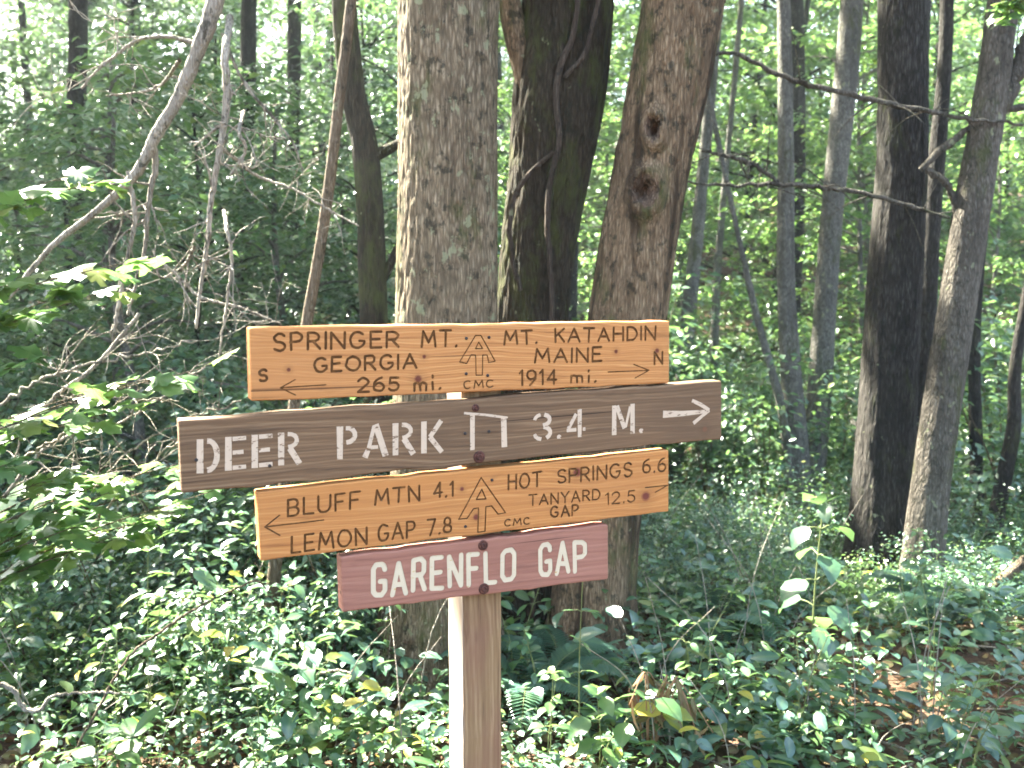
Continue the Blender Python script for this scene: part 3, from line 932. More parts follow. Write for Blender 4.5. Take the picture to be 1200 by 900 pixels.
b3.carve([[[(311, 617.5), (379.4, 609.5)], [(327.5, 604), (310.4, 617.6), (328, 627.5)]]], 0.0034, 0.002, M_GROOVE, 'arrow')
b3.carve([[[(756.3, 571.5), (782, 568.9)], [(782.4, 568.8), (768, 577)]]], 0.0034, 0.002, M_GROOVE, 'arrow')
b3.carve([[[(563.9, 559.8), (537.6, 608.6), (547.3, 607.6), (555, 596.2), (560.8, 595.4), (560, 623.9), (568.5, 622.6), (569.4, 594), (576.2, 593), (583.8, 602.5), (592.5, 601), (563.9, 559.8)],
          [(558.3, 585.4), (564.7, 573.4), (569.5, 584.7), (558.3, 585.4)]]], 0.0034, 0.002, M_GROOVE, 'emblem')
b3.cut()
for p in ((576.5, 562.5), (545.5, 617)):
    bolt(b3, p, 0.0034, M_NAIL, 'nail_head')

# board 4 -----------------------------------------------------------
Q4 = [(399, 652.5), (713, 614.5), (713, 679), (401.5, 717.5)]
m4, _ = wood_material('board_red_paint', (0.14, 0.054, 0.036), (0.265, 0.114, 0.078), (0.31, 0.145, 0.102), 90, 0.45, [], 9.2, (0.19, 0.075, 0.050), rough=0.65)
b4 = Board(sign_root, 'board', 'lowest and shortest board, faded red paint with cream letters GARENFLO GAP', Q4, 0.036, m4, 0.0009)
M_CREAM = paint_material('cream_letter_paint', (0.56, 0.455, 0.315), (0.42, 0.27, 0.085), 0.64)
NARROW = dict(FONT)
NARROW['O'] = (0.50, [[(0, 0.14), (0, 0.86), (0.12, 1), (0.38, 1), (0.50, 0.86), (0.50, 0.14), (0.38, 0), (0.12, 0), (0, 0.14)]])
NARROW['G'] = (0.50, [[(0.50, 0.80), (0.46, 0.94), (0.36, 1), (0.12, 1), (0, 0.86), (0, 0.14), (0.12, 0), (0.38, 0), (0.50, 0.14), (0.50, 0.46), (0.30, 0.46)]])
NARROW['A'] = (0.60, [[(0, 0), (0.30, 1), (0.60, 0)], [(0.11, 0.30), (0.49, 0.30)]])
NARROW['R'] = (0.50, [[(0, 0), (0, 1), (0.34, 1), (0.48, 0.90), (0.48, 0.60), (0.36, 0.50), (0, 0.50)], [(0.26, 0.50), (0.50, 0)]])
NARROW['P'] = (0.50, [[(0, 0), (0, 1), (0.36, 1), (0.50, 0.90), (0.50, 0.58), (0.38, 0.48), (0, 0.48)]])
NARROW['E'] = (0.44, FONT['E'][1] and [[(0.44, 1), (0, 1), (0, 0), (0.44, 0)], [(0, 0.52), (0.36, 0.52)]])
NARROW['F'] = (0.42, [[(0.42, 1), (0, 1), (0, 0)], [(0, 0.52), (0.34, 0.52)]])
NARROW['L'] = (0.42, [[(0, 1), (0, 0), (0.42, 0)]])
NARROW['N'] = (0.50, [[(0, 0), (0, 1), (0.50, 0), (0.50, 1)]])
b4.carve(text_line('GARENFLO', (437.5, 699), (602.5, 678), (437.5, 663), (602.5, 643.5), NARROW, 0.32) + text_line('GAP', (633.5, 673.5), (685.5, 668.5), (633.5, 639), (685.5, 634.5), NARROW, 0.34), 0.0112, 0.0018, M_CREAM, 'letter')
b4.cut()
bolt(b4, (566, 639), 0.0115, M_RUST)
bolt(b4, (567, 690), 0.0125, M_RUST)

# post --------------------------------------------------------------
mp_, tp_ = wood_material('post_old_paint', (0.065, 0.035, 0.018), (0.205, 0.122, 0.060), (0.31, 0.205, 0.108), 80, 0.7, [], 2.4, (0.17, 0.070, 0.050), along='z', bare=0.0435)  # left face paler: worn wood plus sunlight put into the colour
import bmesh
bm = bmesh.new()
top_z = on_sign(560, 392)[2]
hw, h0 = 0.0465, g0 - 0.25
nz = 40
rings = []
for k in range(nz + 1):
    z = h0 + (top_z - h0) * k / nz
    rg = []
    for (sx, sy) in ((-1, -1), (1, -1), (1, 1), (-1, 1)):
        rg.append(bm.verts.new((sx * hw + rng.normal() * 0.0006, sy * hw + rng.normal() * 0.0006, z - g0)))
    rings.append(rg)
for a, b in zip(rings[:-1], rings[1:]):
    for j in range(4):
        bm.faces.new((a[j], a[(j + 1) % 4], b[(j + 1) % 4], b[j]))
bm.faces.new(rings[-1]); bm.faces.new(list(reversed(rings[0])))
bmesh.ops.recalc_face_normals(bm, faces=bm.faces[:])
bmesh.ops.bevel(bm, geom=[e for e in bm.edges if e.calc_face_angle(0) > 0.8], offset=0.003, segments=2, affect='EDGES')
me = bpy.data.meshes.new('post')
bm.to_mesh(me); bm.free()
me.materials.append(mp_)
post = bpy.data.objects.new('post', me)
col.objects.link(post)
post.parent = sign_root
post.rotation_euler = (0, 0, YAW)

# ------------------------------------------------------------------ sun gaps in the leaves overhead
for q in (Q1, Q2, Q3, Q4):
    for t in np.linspace(0, 1, 6):
        p = np.array(q[0]) * (1 - t) + np.array(q[1]) * t
        GAPS.append((on_sign(*p) - SN * 0.02, 0.16))
GAPS.append((post_centre + np.array([-0.05, 0, -0.1]), 0.13))
for a in ((300, 870, 2.95, .22), (380, 850, 2.95, .36), (450, 865, 2.9, .32), (340, 800, 3.2, .12), (420, 880, 2.9, .3), (500, 850, 2.9, .08), (625, 885, 2.8, .2), (660, 890, 2.8, .3), (700, 820, 2.95, .22), (690, 690, 2.75, .12), (650, 790, 2.7, .15), (800, 880, 2.9, .2), (880, 880, 2.85, .25), (960, 700, 3.5, .15),
          (90, 575, 2.55, .25), (170, 590, 2.6, .25), (200, 560, 2.7, .2), (40, 590, 2.5, .2), (60, 340, 2.7, .3), (100, 215, 2.7, .35), (180, 440, 2.6, .25), (30, 210, 2.5, .25),
          (230, 60, 3.2, .15), (205, 120, 3.2, .15), (165, 195, 3.2, .15), (90, 265, 3.2, .15), (262, 130, 3.2, .15), (250, 230, 3.2, .15), (235, 330, 3.2, .15), (150, 330, 3.2, .15), (300, 130, 3.2, .12), (320, 215, 3.2, .12), (400, 100, 3.5, .1), (375, 290, 3.5, .1),
          (20, 420, 2.45, .2), (110, 470, 2.55, .2), (230, 430, 2.7, .15),
          (90, 890, 2.75, .22), (150, 885, 2.75, .18), (260, 720, 3.2, .12), (940, 860, 3.0, .3), (1010, 880, 3.0, .2), (780, 840, 2.95, .2), (850, 690, 6.0, .5), (920, 690, 6.5, .6),
          (180, 130, 3.2, .3), (130, 230, 3.2, .3), (60, 290, 3.2, .3), (300, 350, 3.2, .2), (240, 300, 3.2, .25), (470, 250, 3.45, .5), (470, 90, 3.45, .5)):
    gap(*a)

# ------------------------------------------------------------------ ground
def grid_ground():
    xs = np.unique(np.concatenate([np.linspace(-140, -12, 34), np.linspace(-12, 12, 130), np.linspace(12, 140, 34)]))
    ys = np.unique(np.concatenate([np.linspace(-30, -2, 8), np.linspace(-2, 14, 120), np.linspace(14, 160, 60)]))
    X, Y = np.meshgrid(xs, ys)
    Z = H(X, Y)
    near = smooth(9, 5, Y) * smooth(-3, 0, Y)
    Z = Z + near * 0.035 * (fbm(np.stack([X * 4, Y * 4, X * 0], -1)) - 0.5)
    n, m = X.shape
    i = np.arange(n - 1)[:, None] * m + np.arange(m - 1)[None]
    q = np.stack([i, i + 1, i + m + 1, i + m], -1).reshape(-1, 4)
    mb = MB()
    mb.add(np.stack([X, Y, Z], -1).reshape(-1, 3), [q])
    t = NT('forest_floor')
    n1 = t.noise(t.coord(), 3.0, 6, 0.65)
    n2 = t.noise(t.coord(), 45, 5, 0.7)
    c = t.ramp(n2, [(0.3, (0.030, 0.019, 0.012)), (0.55, (0.095, 0.055, 0.035)), (0.75, (0.17, 0.105, 0.07))])
    c = t.mix(t.gray(n1, 0.45, 0.6), c, (0.05, 0.034, 0.02))
    return kind(mb.build('forest_floor', t.finish(c, 0.95, 0.1, n2, 0.8, 0.02)), 'structure')
grid_ground()

# ------------------------------------------------------------------ moist summer air
def haze(density):
    mb = MB()
    x0, x1, y0, y1, z0, z1 = -150, 150, -40, 170, -4, 60
    v = [(x, y, z) for z in (z0, z1) for y in (y0, y1) for x in (x0, x1)]
    mb.add(v, [np.array([[0, 2, 3, 1], [4, 5, 7, 6], [0, 1, 5, 4], [2, 6, 7, 3], [0, 4, 6, 2], [1, 3, 7, 5]])])
    m = bpy.data.materials.new('haze')
    m.use_nodes = True
    m.node_tree.nodes.clear()
    out = m.node_tree.nodes.new('ShaderNodeOutputMaterial')
    vp = m.node_tree.nodes.new('ShaderNodeVolumePrincipled')
    vp.inputs['Color'].default_value = (0.80, 0.90, 1.0, 1)
    vp.inputs['Density'].default_value = density
    vp.inputs['Anisotropy'].default_value = 0.35
    m.node_tree.links.new(vp.outputs[0], out.inputs['Volume'])
    kind(mb.build('haze', m, None, False), 'stuff')
haze(0.0013)

# ------------------------------------------------------------------ big trunks
def trunk_mesh(mb, pts, r, nseg, step, bark_amp=0.008, freq=60, flare=0.0, ground_z=None, seed=0.0, lump=0.05, mat=0, scars=()):
    p0 = np.column_stack([pts, r])
    L = np.linalg.norm(np.diff(np.asarray(pts), axis=0), axis=1).sum()
    n = max(8, int(L / step))
    s = spline(p0, n)
    p, rr = s[:, :3], np.abs(s[:, 3])
    _, a, b = frames(p)
    th = np.arange(nseg) * 2 * math.pi / nseg
    ct, st = np.cos(th), np.sin(th)
    Rr = np.repeat(rr[:, None], nseg, 1)
    al = np.linspace(0, L, n)[:, None] * np.ones((1, nseg))
    q = np.stack([np.cos(th)[None] * Rr * freq * 0.5, np.sin(th)[None] * Rr * freq * 0.5, al * freq * 0.10 + seed], -1)
    nz_ = fbm(q + seed, 3)
    ridg = 1 - np.abs(2 * nz_ - 1)
    lm = fbm(np.stack([ct[None] * 1.3 + 0 * al, st[None] * 1.3 + 0 * al, al * 1.6 + seed], -1), 2) - 0.5
    Rr = Rr * (1 + lump * 2 * lm) + bark_amp * (ridg - 0.55) * 2
    if flare and ground_z is not None:
        hz = p[:, 2][:, None] - ground_z
        e = np.exp(-np.maximum(hz, 0) / 0.20)
        lob = 1 + 0.45 * np.cos(5 * th + seed * 3)[None] + 0.25 * np.cos(3 * th + seed)[None]
        Rr = Rr * (1 + flare * e * lob)
    V = p[:, None] + Rr[..., None] * (ct[None, :, None] * a[:, None] + st[None, :, None] * b[:, None])
    i = np.arange(n - 1)[:, None] * nseg
    j = np.arange(nseg)[None]
    j2 = (j + 1) % nseg
    f = np.stack([i + j, i + j2, i + nseg + j2, i + nseg + j], -1).reshape(-1, 4)
    fm = None
    if scars:
        rad = ct[None, :, None] * a[:, None] + st[None, :, None] * b[:, None]
        torn = np.zeros(V.shape[:2])
        for (c, sz, hgt, el) in scars:
            dv = V - c
            dd = np.sqrt(dv[..., 0] ** 2 + dv[..., 1] ** 2 + (dv[..., 2] / el) ** 2) / sz
            nn = fbm(V * 55 + 3, 3)
            de = dd + 0.30 * (nn - 0.5)
            V = V + rad * (hgt * (0.6 * np.exp(-((de - 0.85) / 0.45) ** 2) - 1.0 * np.exp(-(de / 0.45) ** 4) + 0.55 * (nn - 0.5) * np.exp(-(dd / 0.9) ** 4)))[..., None]
            torn = np.maximum(torn, (dd + 0.6 * (nn - 0.5) < 0.72))
        fm = (torn.reshape(-1)[f].mean(1) > 0.5).astype(np.int32)
    mb.add(V.reshape(-1, 3), [f, (np.arange(nseg) + (n - 1) * nseg)[None]], 0.5, mat)
    if fm is not None:
        mb.m[-2] = fm
    return p, rr

def px_path(path, Y):
    pts, r = [], []
    for row in path:
        x, y, w = row[:3]
        yy = row[3] if len(row) > 3 else Y
        p = P(x, y, yy)
        pts.append(p)
        r.append(w / 2 * depth(p) / F)
    return np.array(pts), np.array(r)

def to_ground(pts, r, x_shift=0.0, grow=1.12):
    p = pts[-1].copy()
    z = H1(p[0] + x_shift, p[1]) - 0.15
    pts = np.vstack([pts, [p[0] + x_shift, p[1], z]])
    return pts, np.append(r, r[-1] * grow)

def canopy_leaves(mb, c, rx, rz, nspray, leaf=0.15, per=26, tpl='diamond', thin=None):
    d = rng.normal(size=(nspray, 3))
    d = norm(d) * (rng.random((nspray, 1)) ** 0.45)
    cc = np.asarray(c) + d * np.array([rx, rx, rz])
    p, dr, nm = spray_leaves(cc, rng.uniform(0.35, 0.75, nspray), per, 0.2, 0.5)
    k = gap_keep(p)
    q = p - SUN * ((p[:, 2:3] - 0.5) / SUN[2])
    fl = fbm(np.stack([q[:, 0] * 1.15, q[:, 1] * 1.0, q[:, 0] * 0 + 4], -1), 3)
    dk = 0.19 * smooth(13.0, 10.0, q[:, 1]) * (1 - 0.75 * smooth(0.2, 1.4, q[:, 0] - 0.12 * q[:, 1]))
    k &= rng.random(len(p)) < smooth(0.635 + dk, 0.53 + dk, fl)          # crowns thinned along the sun rays to dapple the wood floor
    if thin is not None:
        k &= rng.random(len(p)) < thin(p)
    leaves(mb, p[k], dr[k], nm[k], leaf * rng.uniform(0.7, 1.25, k.sum()), tpl)
    return cc

def limbs(mb, start, r0, targets, mat=0):
    for tg in targets:
        mid = start * 0.5 + tg * 0.5 + np.array([0, 0, -0.25]) + rng.normal(size=3) * 0.2
        s = spline(np.column_stack([[start, mid, tg], [r0, r0 * 0.6, r0 * 0.2]]), 9)
        tube(mb, s[:, :3], s[:, 3], 7, 0.5, mat)

def big_tree(name, label, cat, path, Y, bark, nseg, step, amp, freq, flare, top=(0, 0, 7.0), crown=None, seed=0.0, leafmat=None, shift=0.0, group=None, extra=None, lump=0.05, leafsize=0.15, scars=()):
    pts, r = px_path(path, Y)
    pts, r = to_ground(pts[:], r, shift)
    base = pts[-1].copy()
    gz = H1(base[0], base[1])
    d = norm(pts[0] - pts[1])
    root = empty(name, (base[0], base[1], gz), label, cat, group)
    off = np.array([base[0], base[1], gz])
    mb = MB()
    up = pts[0] + d * (top[2] - pts[0][2]) / max(d[2], 0.5)
    trunk_mesh(mb, pts - off, r, nseg, step, amp, freq, flare, 0.0, seed, lump, 0, [(c_ - off, a_, b_, e_) for c_, a_, b_, e_ in scars])
    upper = np.array([pts[0] - d * 0.05, pts[0] + (up - pts[0]) * 0.5 + np.array([0.05, 0.04, 0]), up])
    trunk_mesh(mb, upper - off, np.array([r[0] * 1.0, r[0] * 0.8, r[0] * 0.4]), 28, 0.12, amp * 0.7, freq, 0, None, seed, lump)
    if extra:
        extra(mb, off)
    if crown:
        cx, cyy, cz, rx, rz, ns = crown
        c = up + np.array([cx, cyy, cz])
        tg = [c + norm(rng.normal(size=3)) * np.array([rx, rx, rz]) * 0.8 for _ in range(9)]
        limbs(mb, up - off - d * 0.3, r[0] * 0.42, [t - off for t in tg])
    tr = mb.build('trunk', bark, root)
    if crown:
        ml = MB()
        v0 = ml
        canopy_leaves(ml, c, rx, rz, ns, leafsize)
        for arr in ml.v:
            arr -= off
        ml.build('crown', leafmat or M_LEAF_MID, root)
    return root, pts, r, off, tr

T1 = [(526, -25, 116), (525, 60, 115), (525, 200, 115), (524, 380, 116), (520, 560, 120), (516, 720, 124), (512, 770, 130)]
big_tree('tree_trunk', 'thick straight tan trunk spotted with lichen, directly behind the signpost', 'tree', T1, 3.6, M_BARK_TAN, 240, 0.010, 0.0065, 85, 0.32, crown=(-0.3, 0.4, 1.2, 2.6, 1.8, 170), seed=1.0)

def t2_extra(mb, off):
    pts, r = px_path([(640, 150, 34), (620, 95, 30), (606, 45, 27), (596, 0, 25), (588, -60, 22)], 3.95)
    trunk_mesh(mb, pts - off, r, 60, 0.012, 0.004, 80, 0, None, 5.0, 0.08, 1)
T2 = [(668, -25, 104), (662, 60, 104), (655, 120, 104), (645, 200, 92), (632, 290, 84), (624, 380, 80), (616, 500, 82), (606, 640, 92), (602, 740, 100)]
tree2 = big_tree('tree_trunk', 'dark mossy forked trunk with climbing vine, middle of the three behind the sign', 'tree', T2, 4.0, [M_BARK_MOSS, M_BARK_SCAR], 220, 0.011, 0.009, 80, 0.35, crown=(0.4, 0.5, 1.2, 2.4, 1.8, 150), seed=2.3, extra=t2_extra, lump=0.07)

T3 = [(808, -25, 92), (802, 0, 92), (784, 100, 90), (763, 200, 84), (747, 290, 86), (734, 380, 88), (718, 500, 88), (702, 620, 88), (694, 720, 90)]
M_TORN = bark_material('torn_heartwood', (0.025, 0.014, 0.010), (0.14, 0.092, 0.062), (0.34, 0.25, 0.18), 0.0, 0.0, 1.3)
big_tree('tree_trunk', 'leaning brown trunk with two torn branch scars, right of the forked trunk', 'tree', T3, 3.75, [M_BARK_SCAR, M_TORN], 220, 0.010, 0.0075, 80, 0.30, crown=(0.6, 0.5, 1.2, 2.4, 1.8, 150), seed=3.7, lump=0.06,
         scars=((P(766, 152, 3.62), 0.038, 0.050, 1.8), (P(756, 224, 3.62), 0.060, 0.050, 1.35)))

# vine climbing the forked trunk
M_VINE = bark_material('vine_bark', (0.025, 0.017, 0.012), (0.085, 0.064, 0.048), (0.165, 0.13, 0.10), 0.1, 0.1, 1.3)
def vine_on_trunk():
    a, r = px_path([(676, -20, 9), (668, 40, 10), (655, 75, 11), (655, 150, 10), (648, 220, 10), (646, 300, 9), (650, 380, 9), (640, 520, 9), (625, 700, 9)], 3.80)
    b, r2 = px_path([(700, -10, 8), (682, 60, 8), (662, 90, 8)], 3.80)
    c, r3 = px_path([(648, 178, 7), (622, 205, 9), (605, 240, 9), (602, 300, 8), (612, 340, 8)], 3.83)
    z = np.array([a[-1][0], a[-1][1], H1(a[-1][0], a[-1][1])])
    a = np.vstack([a, z - [0, 0, 0.05]]); r = np.append(r, r[-1])
    root = None
    mb = MB()
    for p, q in ((a, r), (b, r2), (c, r3)):
        s = spline(np.column_stack([p - z, q]), 90)
        tube(mb, s[:, :3] + (fbm(np.stack([s[:, 2] * 6, s[:, 0] * 0 + 1, s[:, 0] * 0], -1)) - 0.5)[:, None] * np.array([0.05, 0, 0]), s[:, 3] * 0.68, 8)
    tag(mb.build('climbing_vine', M_VINE, None, True, Matrix.Translation(Vector(z))), 'woody brown vine climbing the dark mossy forked trunk', 'vine')
vine_on_trunk()

T4 = [(402, -25, 26), (406, 40, 28), (414, 110, 27), (427, 170, 29), (434, 250, 31), (438, 380, 32), (443, 560, 28), (447, 720, 26)]
def t4_extra(mb, off):
    for pa in ([(433, 185, 16), (455, 175, 13), (472, 165, 9)], [(437, 340, 14), (452, 320, 12), (466, 290, 9)]):
        p, r = px_path(pa, 4.45)
        s = spline(np.column_stack([p - off, r]), 14)
        tube(mb, s[:, :3], s[:, 3], 8)
big_tree('tree_trunk', 'slim crooked mossy trunk just left of the thick tan trunk', 'tree', T4, 4.45, M_BARK_MOSS, 70, 0.02, 0.003, 80, 0.2, crown=(-0.3, 0.3, 0.8, 1.8, 1.2, 80), seed=4.2, extra=t4_extra, lump=0.12)

S5 = [(414, -25, 12), (406, 50, 12), (398, 110, 12), (388, 200, 13), (375, 290, 13), (359, 380, 13), (345, 470, 13), (330, 600, 14), (318, 720, 15)]
big_tree('sapling', 'thin bare brown sapling leaning across in front of the crooked mossy trunk', 'sapling', S5, 3.5, M_TWIG, 28, 0.02, 0.001, 120, 0.2, top=(0, 0, 5.0), seed=5.0, lump=0.1)

R1_ = [(918, -25, 15), (920, 100, 17), (921, 200, 18), (921, 330, 20), (927, 440, 24), (934, 540, 28), (937, 640, 30)]
big_tree('tree_trunk', 'slender grey trunk bending near its middle, left of the pair beyond the sign', 'tree', R1_, 7.0, M_BARK_GREY, 60, 0.03, 0.003, 60, 0.25, crown=(0, 0.3, 0.5, 2.0, 1.5, 90), seed=6.1, leafmat=M_LEAF_LIGHT, lump=0.1)
R2_ = [(1000, -25, 25), (994, 60, 26), (985, 150, 26), (974, 260, 25), (967, 360, 25), (961, 450, 27), (952, 560, 29), (946, 640, 31)]
big_tree('tree_trunk', 'slender grey trunk leaning right, behind the bent grey trunk', 'tree', R2_, 7.6, M_BARK_GREY, 60, 0.03, 0.003, 60, 0.25, crown=(0.2, 0.3, 0.5, 2.0, 1.5, 90), seed=7.7, leafmat=M_LEAF_LIGHT, lump=0.08)
R3_ = [(1058, -25, 54), (1058, 80, 54), (1056, 200, 56), (1048, 330, 60), (1042, 440, 62), (1036, 550, 65), (1030, 650, 72)]
big_tree('tree_trunk', 'thick dark furrowed trunk standing upright right of the sign', 'tree', R3_, 5.2, M_BARK_DARK, 150, 0.018, 0.006, 60, 0.3, crown=(0.3, 0.4, 0.9, 2.4, 1.7, 130), seed=8.3)
def r4_extra(mb, off):
    for pa in ([(1152, 165, 26), (1172, 125, 22), (1190, 90, 20), (1208, 40, 18)], [(1128, 285, 12), (1120, 240, 10), (1106, 212, 8), (1086, 200, 8)],
               [(1078, 199, 6), (1092, 186, 8), (1106, 172, 9), (1130, 155, 8), (1157, 134, 8), (1185, 128, 8), (1215, 122, 7)]):
        p, r = px_path(pa, 4.9)
        s = spline(np.column_stack([p - off, r]), 22)
        tube(mb, s[:, :3] + rng.normal(size=(22, 3)) * 0.003, s[:, 3] * (1 + 0.1 * rng.normal(size=22)), 10)
R4_ = [(1180, -25, 33), (1172, 30, 34), (1158, 130, 37), (1139, 245, 40), (1119, 375, 41), (1107, 455, 41), (1090, 575, 42), (1080, 680, 48)]
big_tree('tree_trunk', 'leaning grey brown trunk with a crooked side limb, right of the dark trunk', 'tree', R4_, 4.9, M_BARK_BROWNGREY, 110, 0.02, 0.004, 60, 0.25, crown=(0.5, 0.3, 0.9, 2.2, 1.7, 120), seed=9.1, extra=r4_extra, lump=0.07)
for nm, lb, pa, Y, bk, sd in (
    ('thin trunk half hidden behind the dark furrowed trunk, forking upward', 0, [(1110, -25, 14), (1108, 60, 15), (1100, 160, 18), (1092, 260, 20), (1086, 360, 22), (1080, 480, 22), (1074, 600, 22)], 6.0, M_BARK_DARK, 1.1),
    ('thin dark trunk standing alone near the right edge', 0, [(1160, 200, 9), (1146, 330, 12), (1142, 420, 13), (1144, 540, 14), (1146, 640, 15)], 7.0, M_BARK_DARK, 2.1),
    ('crooked thin trunk at the right edge leaning over the fallen log', 0, [(1206, 330, 10), (1190, 430, 13), (1188, 500, 15), (1172, 580, 17), (1162, 640, 18)], 6.2, M_BARK_DARK, 3.1),
    ('pale grey trunk rising just right of the board ends', 0, [(840, 30, 11), (826, 180, 13), (812, 320, 16), (800, 440, 17), (790, 560, 18), (784, 640, 18)], 9.0, M_BARK_GREY, 4.1),
    ('thin pale grey trunk left of the bent grey trunk', 0, [(846, 250, 7), (840, 330, 9), (836, 420, 10), (832, 540, 11)], 11.0, M_BARK_GREY, 5.1),
    ('narrow grey sapling leaning against the bent grey trunk', 0, [(868, 290, 6), (884, 360, 8), (900, 420, 9), (918, 490, 10), (926, 600, 10)], 6.9, M_BARK_GREY, 6.1),
    ('dark trunk in the shade of the left background, nearer the dead bough', 0, [(292, -25, 17), (290, 120, 18), (287, 260, 19), (286, 400, 20), (284, 520, 21)], 10.0, M_BARK_DARK, 7.1),
    ('dark trunk in the left background shade behind the thin bare sapling', 0, [(345, -25, 15), (344, 140, 16), (340, 280, 17), (338, 420, 18), (337, 520, 19)], 11.5, M_BARK_DARK, 8.1),
    ('shaded brown trunk at the far upper left', 0, [(92, -25, 20), (90, 120, 21), (86, 280, 22), (84, 420, 24)], 10.5, M_BARK_DARK, 9.1)):
    big_tree('tree_trunk', nm, 'tree', pa, Y, bk, 30, 0.05, 0.003, 60, 0.2, top=(0, 0, 7.5), crown=(0, 0, 0.4, 1.7, 1.6, 60), seed=sd, lump=0.12, leafmat=M_LEAF_LIGHT if Y > 6.5 else None)

# bare limbs that cross the right side
def limb_thing(label, paths, Y, mat, rad=0.62):
    ps = [px_path(p, Y) for p in paths]
    o = ps[0][0][0]
    mb = MB()
    for p, r in ps:
        s = spline(np.column_stack([p - o, r * rad]), 40)
        tube(mb, s[:, :3] + rng.normal(size=(40, 3)) * 0.004, s[:, 3] * (1 + 0.08 * rng.normal(size=40)), 7)
        for k in range(11):
            i = rng.integers(4, 38)
            d = norm(np.array([rng.normal(), rng.normal() * 0.5, rng.normal() * 0.8 - 0.1]))
            L = rng.uniform(0.1, 0.35)
            q = np.array([s[i, :3], s[i, :3] + d * L * 0.5 + [0, 0, 0.02], s[i, :3] + d * L])
            ss = spline(q, 8)
            tube(mb, ss, np.linspace(s[i, 3] * 0.4, 0.0012, 8), 5)
    tag(mb.build('branch', mat, None, True, Matrix.Translation(Vector(o))), label, 'branch')
limb_thing('upper bare limb crossing in front of the grey trunks on the right', [[(828, 62, 6), (868, 66, 8), (925, 94, 10), (1000, 112, 11), (1070, 128, 10), (1140, 140, 7), (1200, 145, 5)]], 4.8, M_BARK_BROWNGREY)
limb_thing('lower bare limb crossing both grey trunks toward the leaning trunk', [[(806, 214, 4), (860, 217, 7), (910, 216, 9), (960, 219, 9), (1010, 226, 9), (1060, 240, 8), (1112, 256, 6)], [(912, 214, 8), (888, 196, 9), (858, 184, 8), (822, 176, 5)]], 4.8, M_BARK_BROWNGREY)

# ------------------------------------------------------------------ canopy trees above and beyond the frame (added and shaped for the shade they cast)
def canopy_tree(x, y, h, rx, ns, label, thin=None, bark=M_BARK_DARK, leaf=0.16, off=(0, 0)):
    z = H1(x, y)
    root = empty('canopy_tree', (x, y, z), label, 'tree', 'tall shade trees added around the clearing')
    mb = MB()
    pts = np.array([[0, 0, -0.2], [0.05, 0.03, h * 0.35], [off[0] * 0.35 - 0.06, off[1] * 0.3 + 0.08, h * 0.7], [off[0] * 0.8, off[1] * 0.8, h]])
    trunk_mesh(mb, pts, np.array([0.14, 0.12, 0.09, 0.04]), 26, 0.14, 0.006, 50, 0.3, 0.0, x)
    c = np.array([x + off[0], y + off[1], z + h])
    limbs(mb, pts[2], 0.06, [norm(rng.normal(size=3)) * np.array([rx, rx, 1.6]) * 0.8 + [off[0], off[1], h] for _ in range(9)])
    mb.build('trunk', bark, root)
    ml = MB()
    canopy_leaves(ml, c, rx, 2.0, ns, leaf, thin=thin)
    for arr in ml.v:
        arr -= np.array([x, y, z])
    ml.build('crown', M_LEAF_MID, root)
CT = [(-6.7, 8.2, 7.9, 2.6, 300, 0, 0), (-5.05, 6.6, 7.4, 2.3, 280, -.2, 0), (-4.2, 4.1, 7.2, 1.9, 200, -.3, 0), (-5.2, 4.6, 8.2, 2.8, 330, .3, .2), (-7.8, 6.8, 8.8, 3.0, 320, .3, 0), (-5.7, 8.4, 9.0, 3.0, 320, 1.0, .3), (-8.6, 11.5, 9.2, 3.2, 240, 0, 0), (-8.6, 14.2, 9.4, 3.2, 240, 1.6, 0), (-0.6, 13.2, 9.6, 3.0, 200, 0, 0), (-7.6, 3.4, 8.2, 2.6, 200, 0, 0),
      (-6.4, 5.6, 9.4, 3.0, 320, .5, .2), (0.42, 8.8, 9.6, 2.6, 150, .3, 0), (4.9, 7.4, 9.0, 2.6, 120, -.3, 0), (-11.5, 15.5, 10, 3.4, 200, 0, 0), (-6.3, 17.0, 10.2, 3.2, 110, 0, 0), (-3.4, 19.5, 10.5, 3.2, 80, 0, 0), (-10.4, 19.5, 10.5, 3.4, 110, 0, 0),
      (3.5, 12.5, 10.0, 3.0, 50, 0, 0), (4.35, 11.0, 9.6, 2.8, 50, .6, 0), (6.3, 16.0, 10.5, 3.2, 50, 0, 0), (10.5, 14.5, 10.4, 3.2, 60, 0, 0), (9.0, 10.5, 9.8, 3.0, 70, 0, 0), (-0.3, 17.0, 10.8, 3.2, 80, 0, 0)]
for c in CT:
    dense = c[0] < -5 and c[1] < 9
    canopy_tree(*c[:4], int(c[4] * (1.25 if dense else 1)), 'tall dark trunked tree added so that its leafy crown shades the scene', off=c[5:], leaf=0.20 if dense else 0.16)

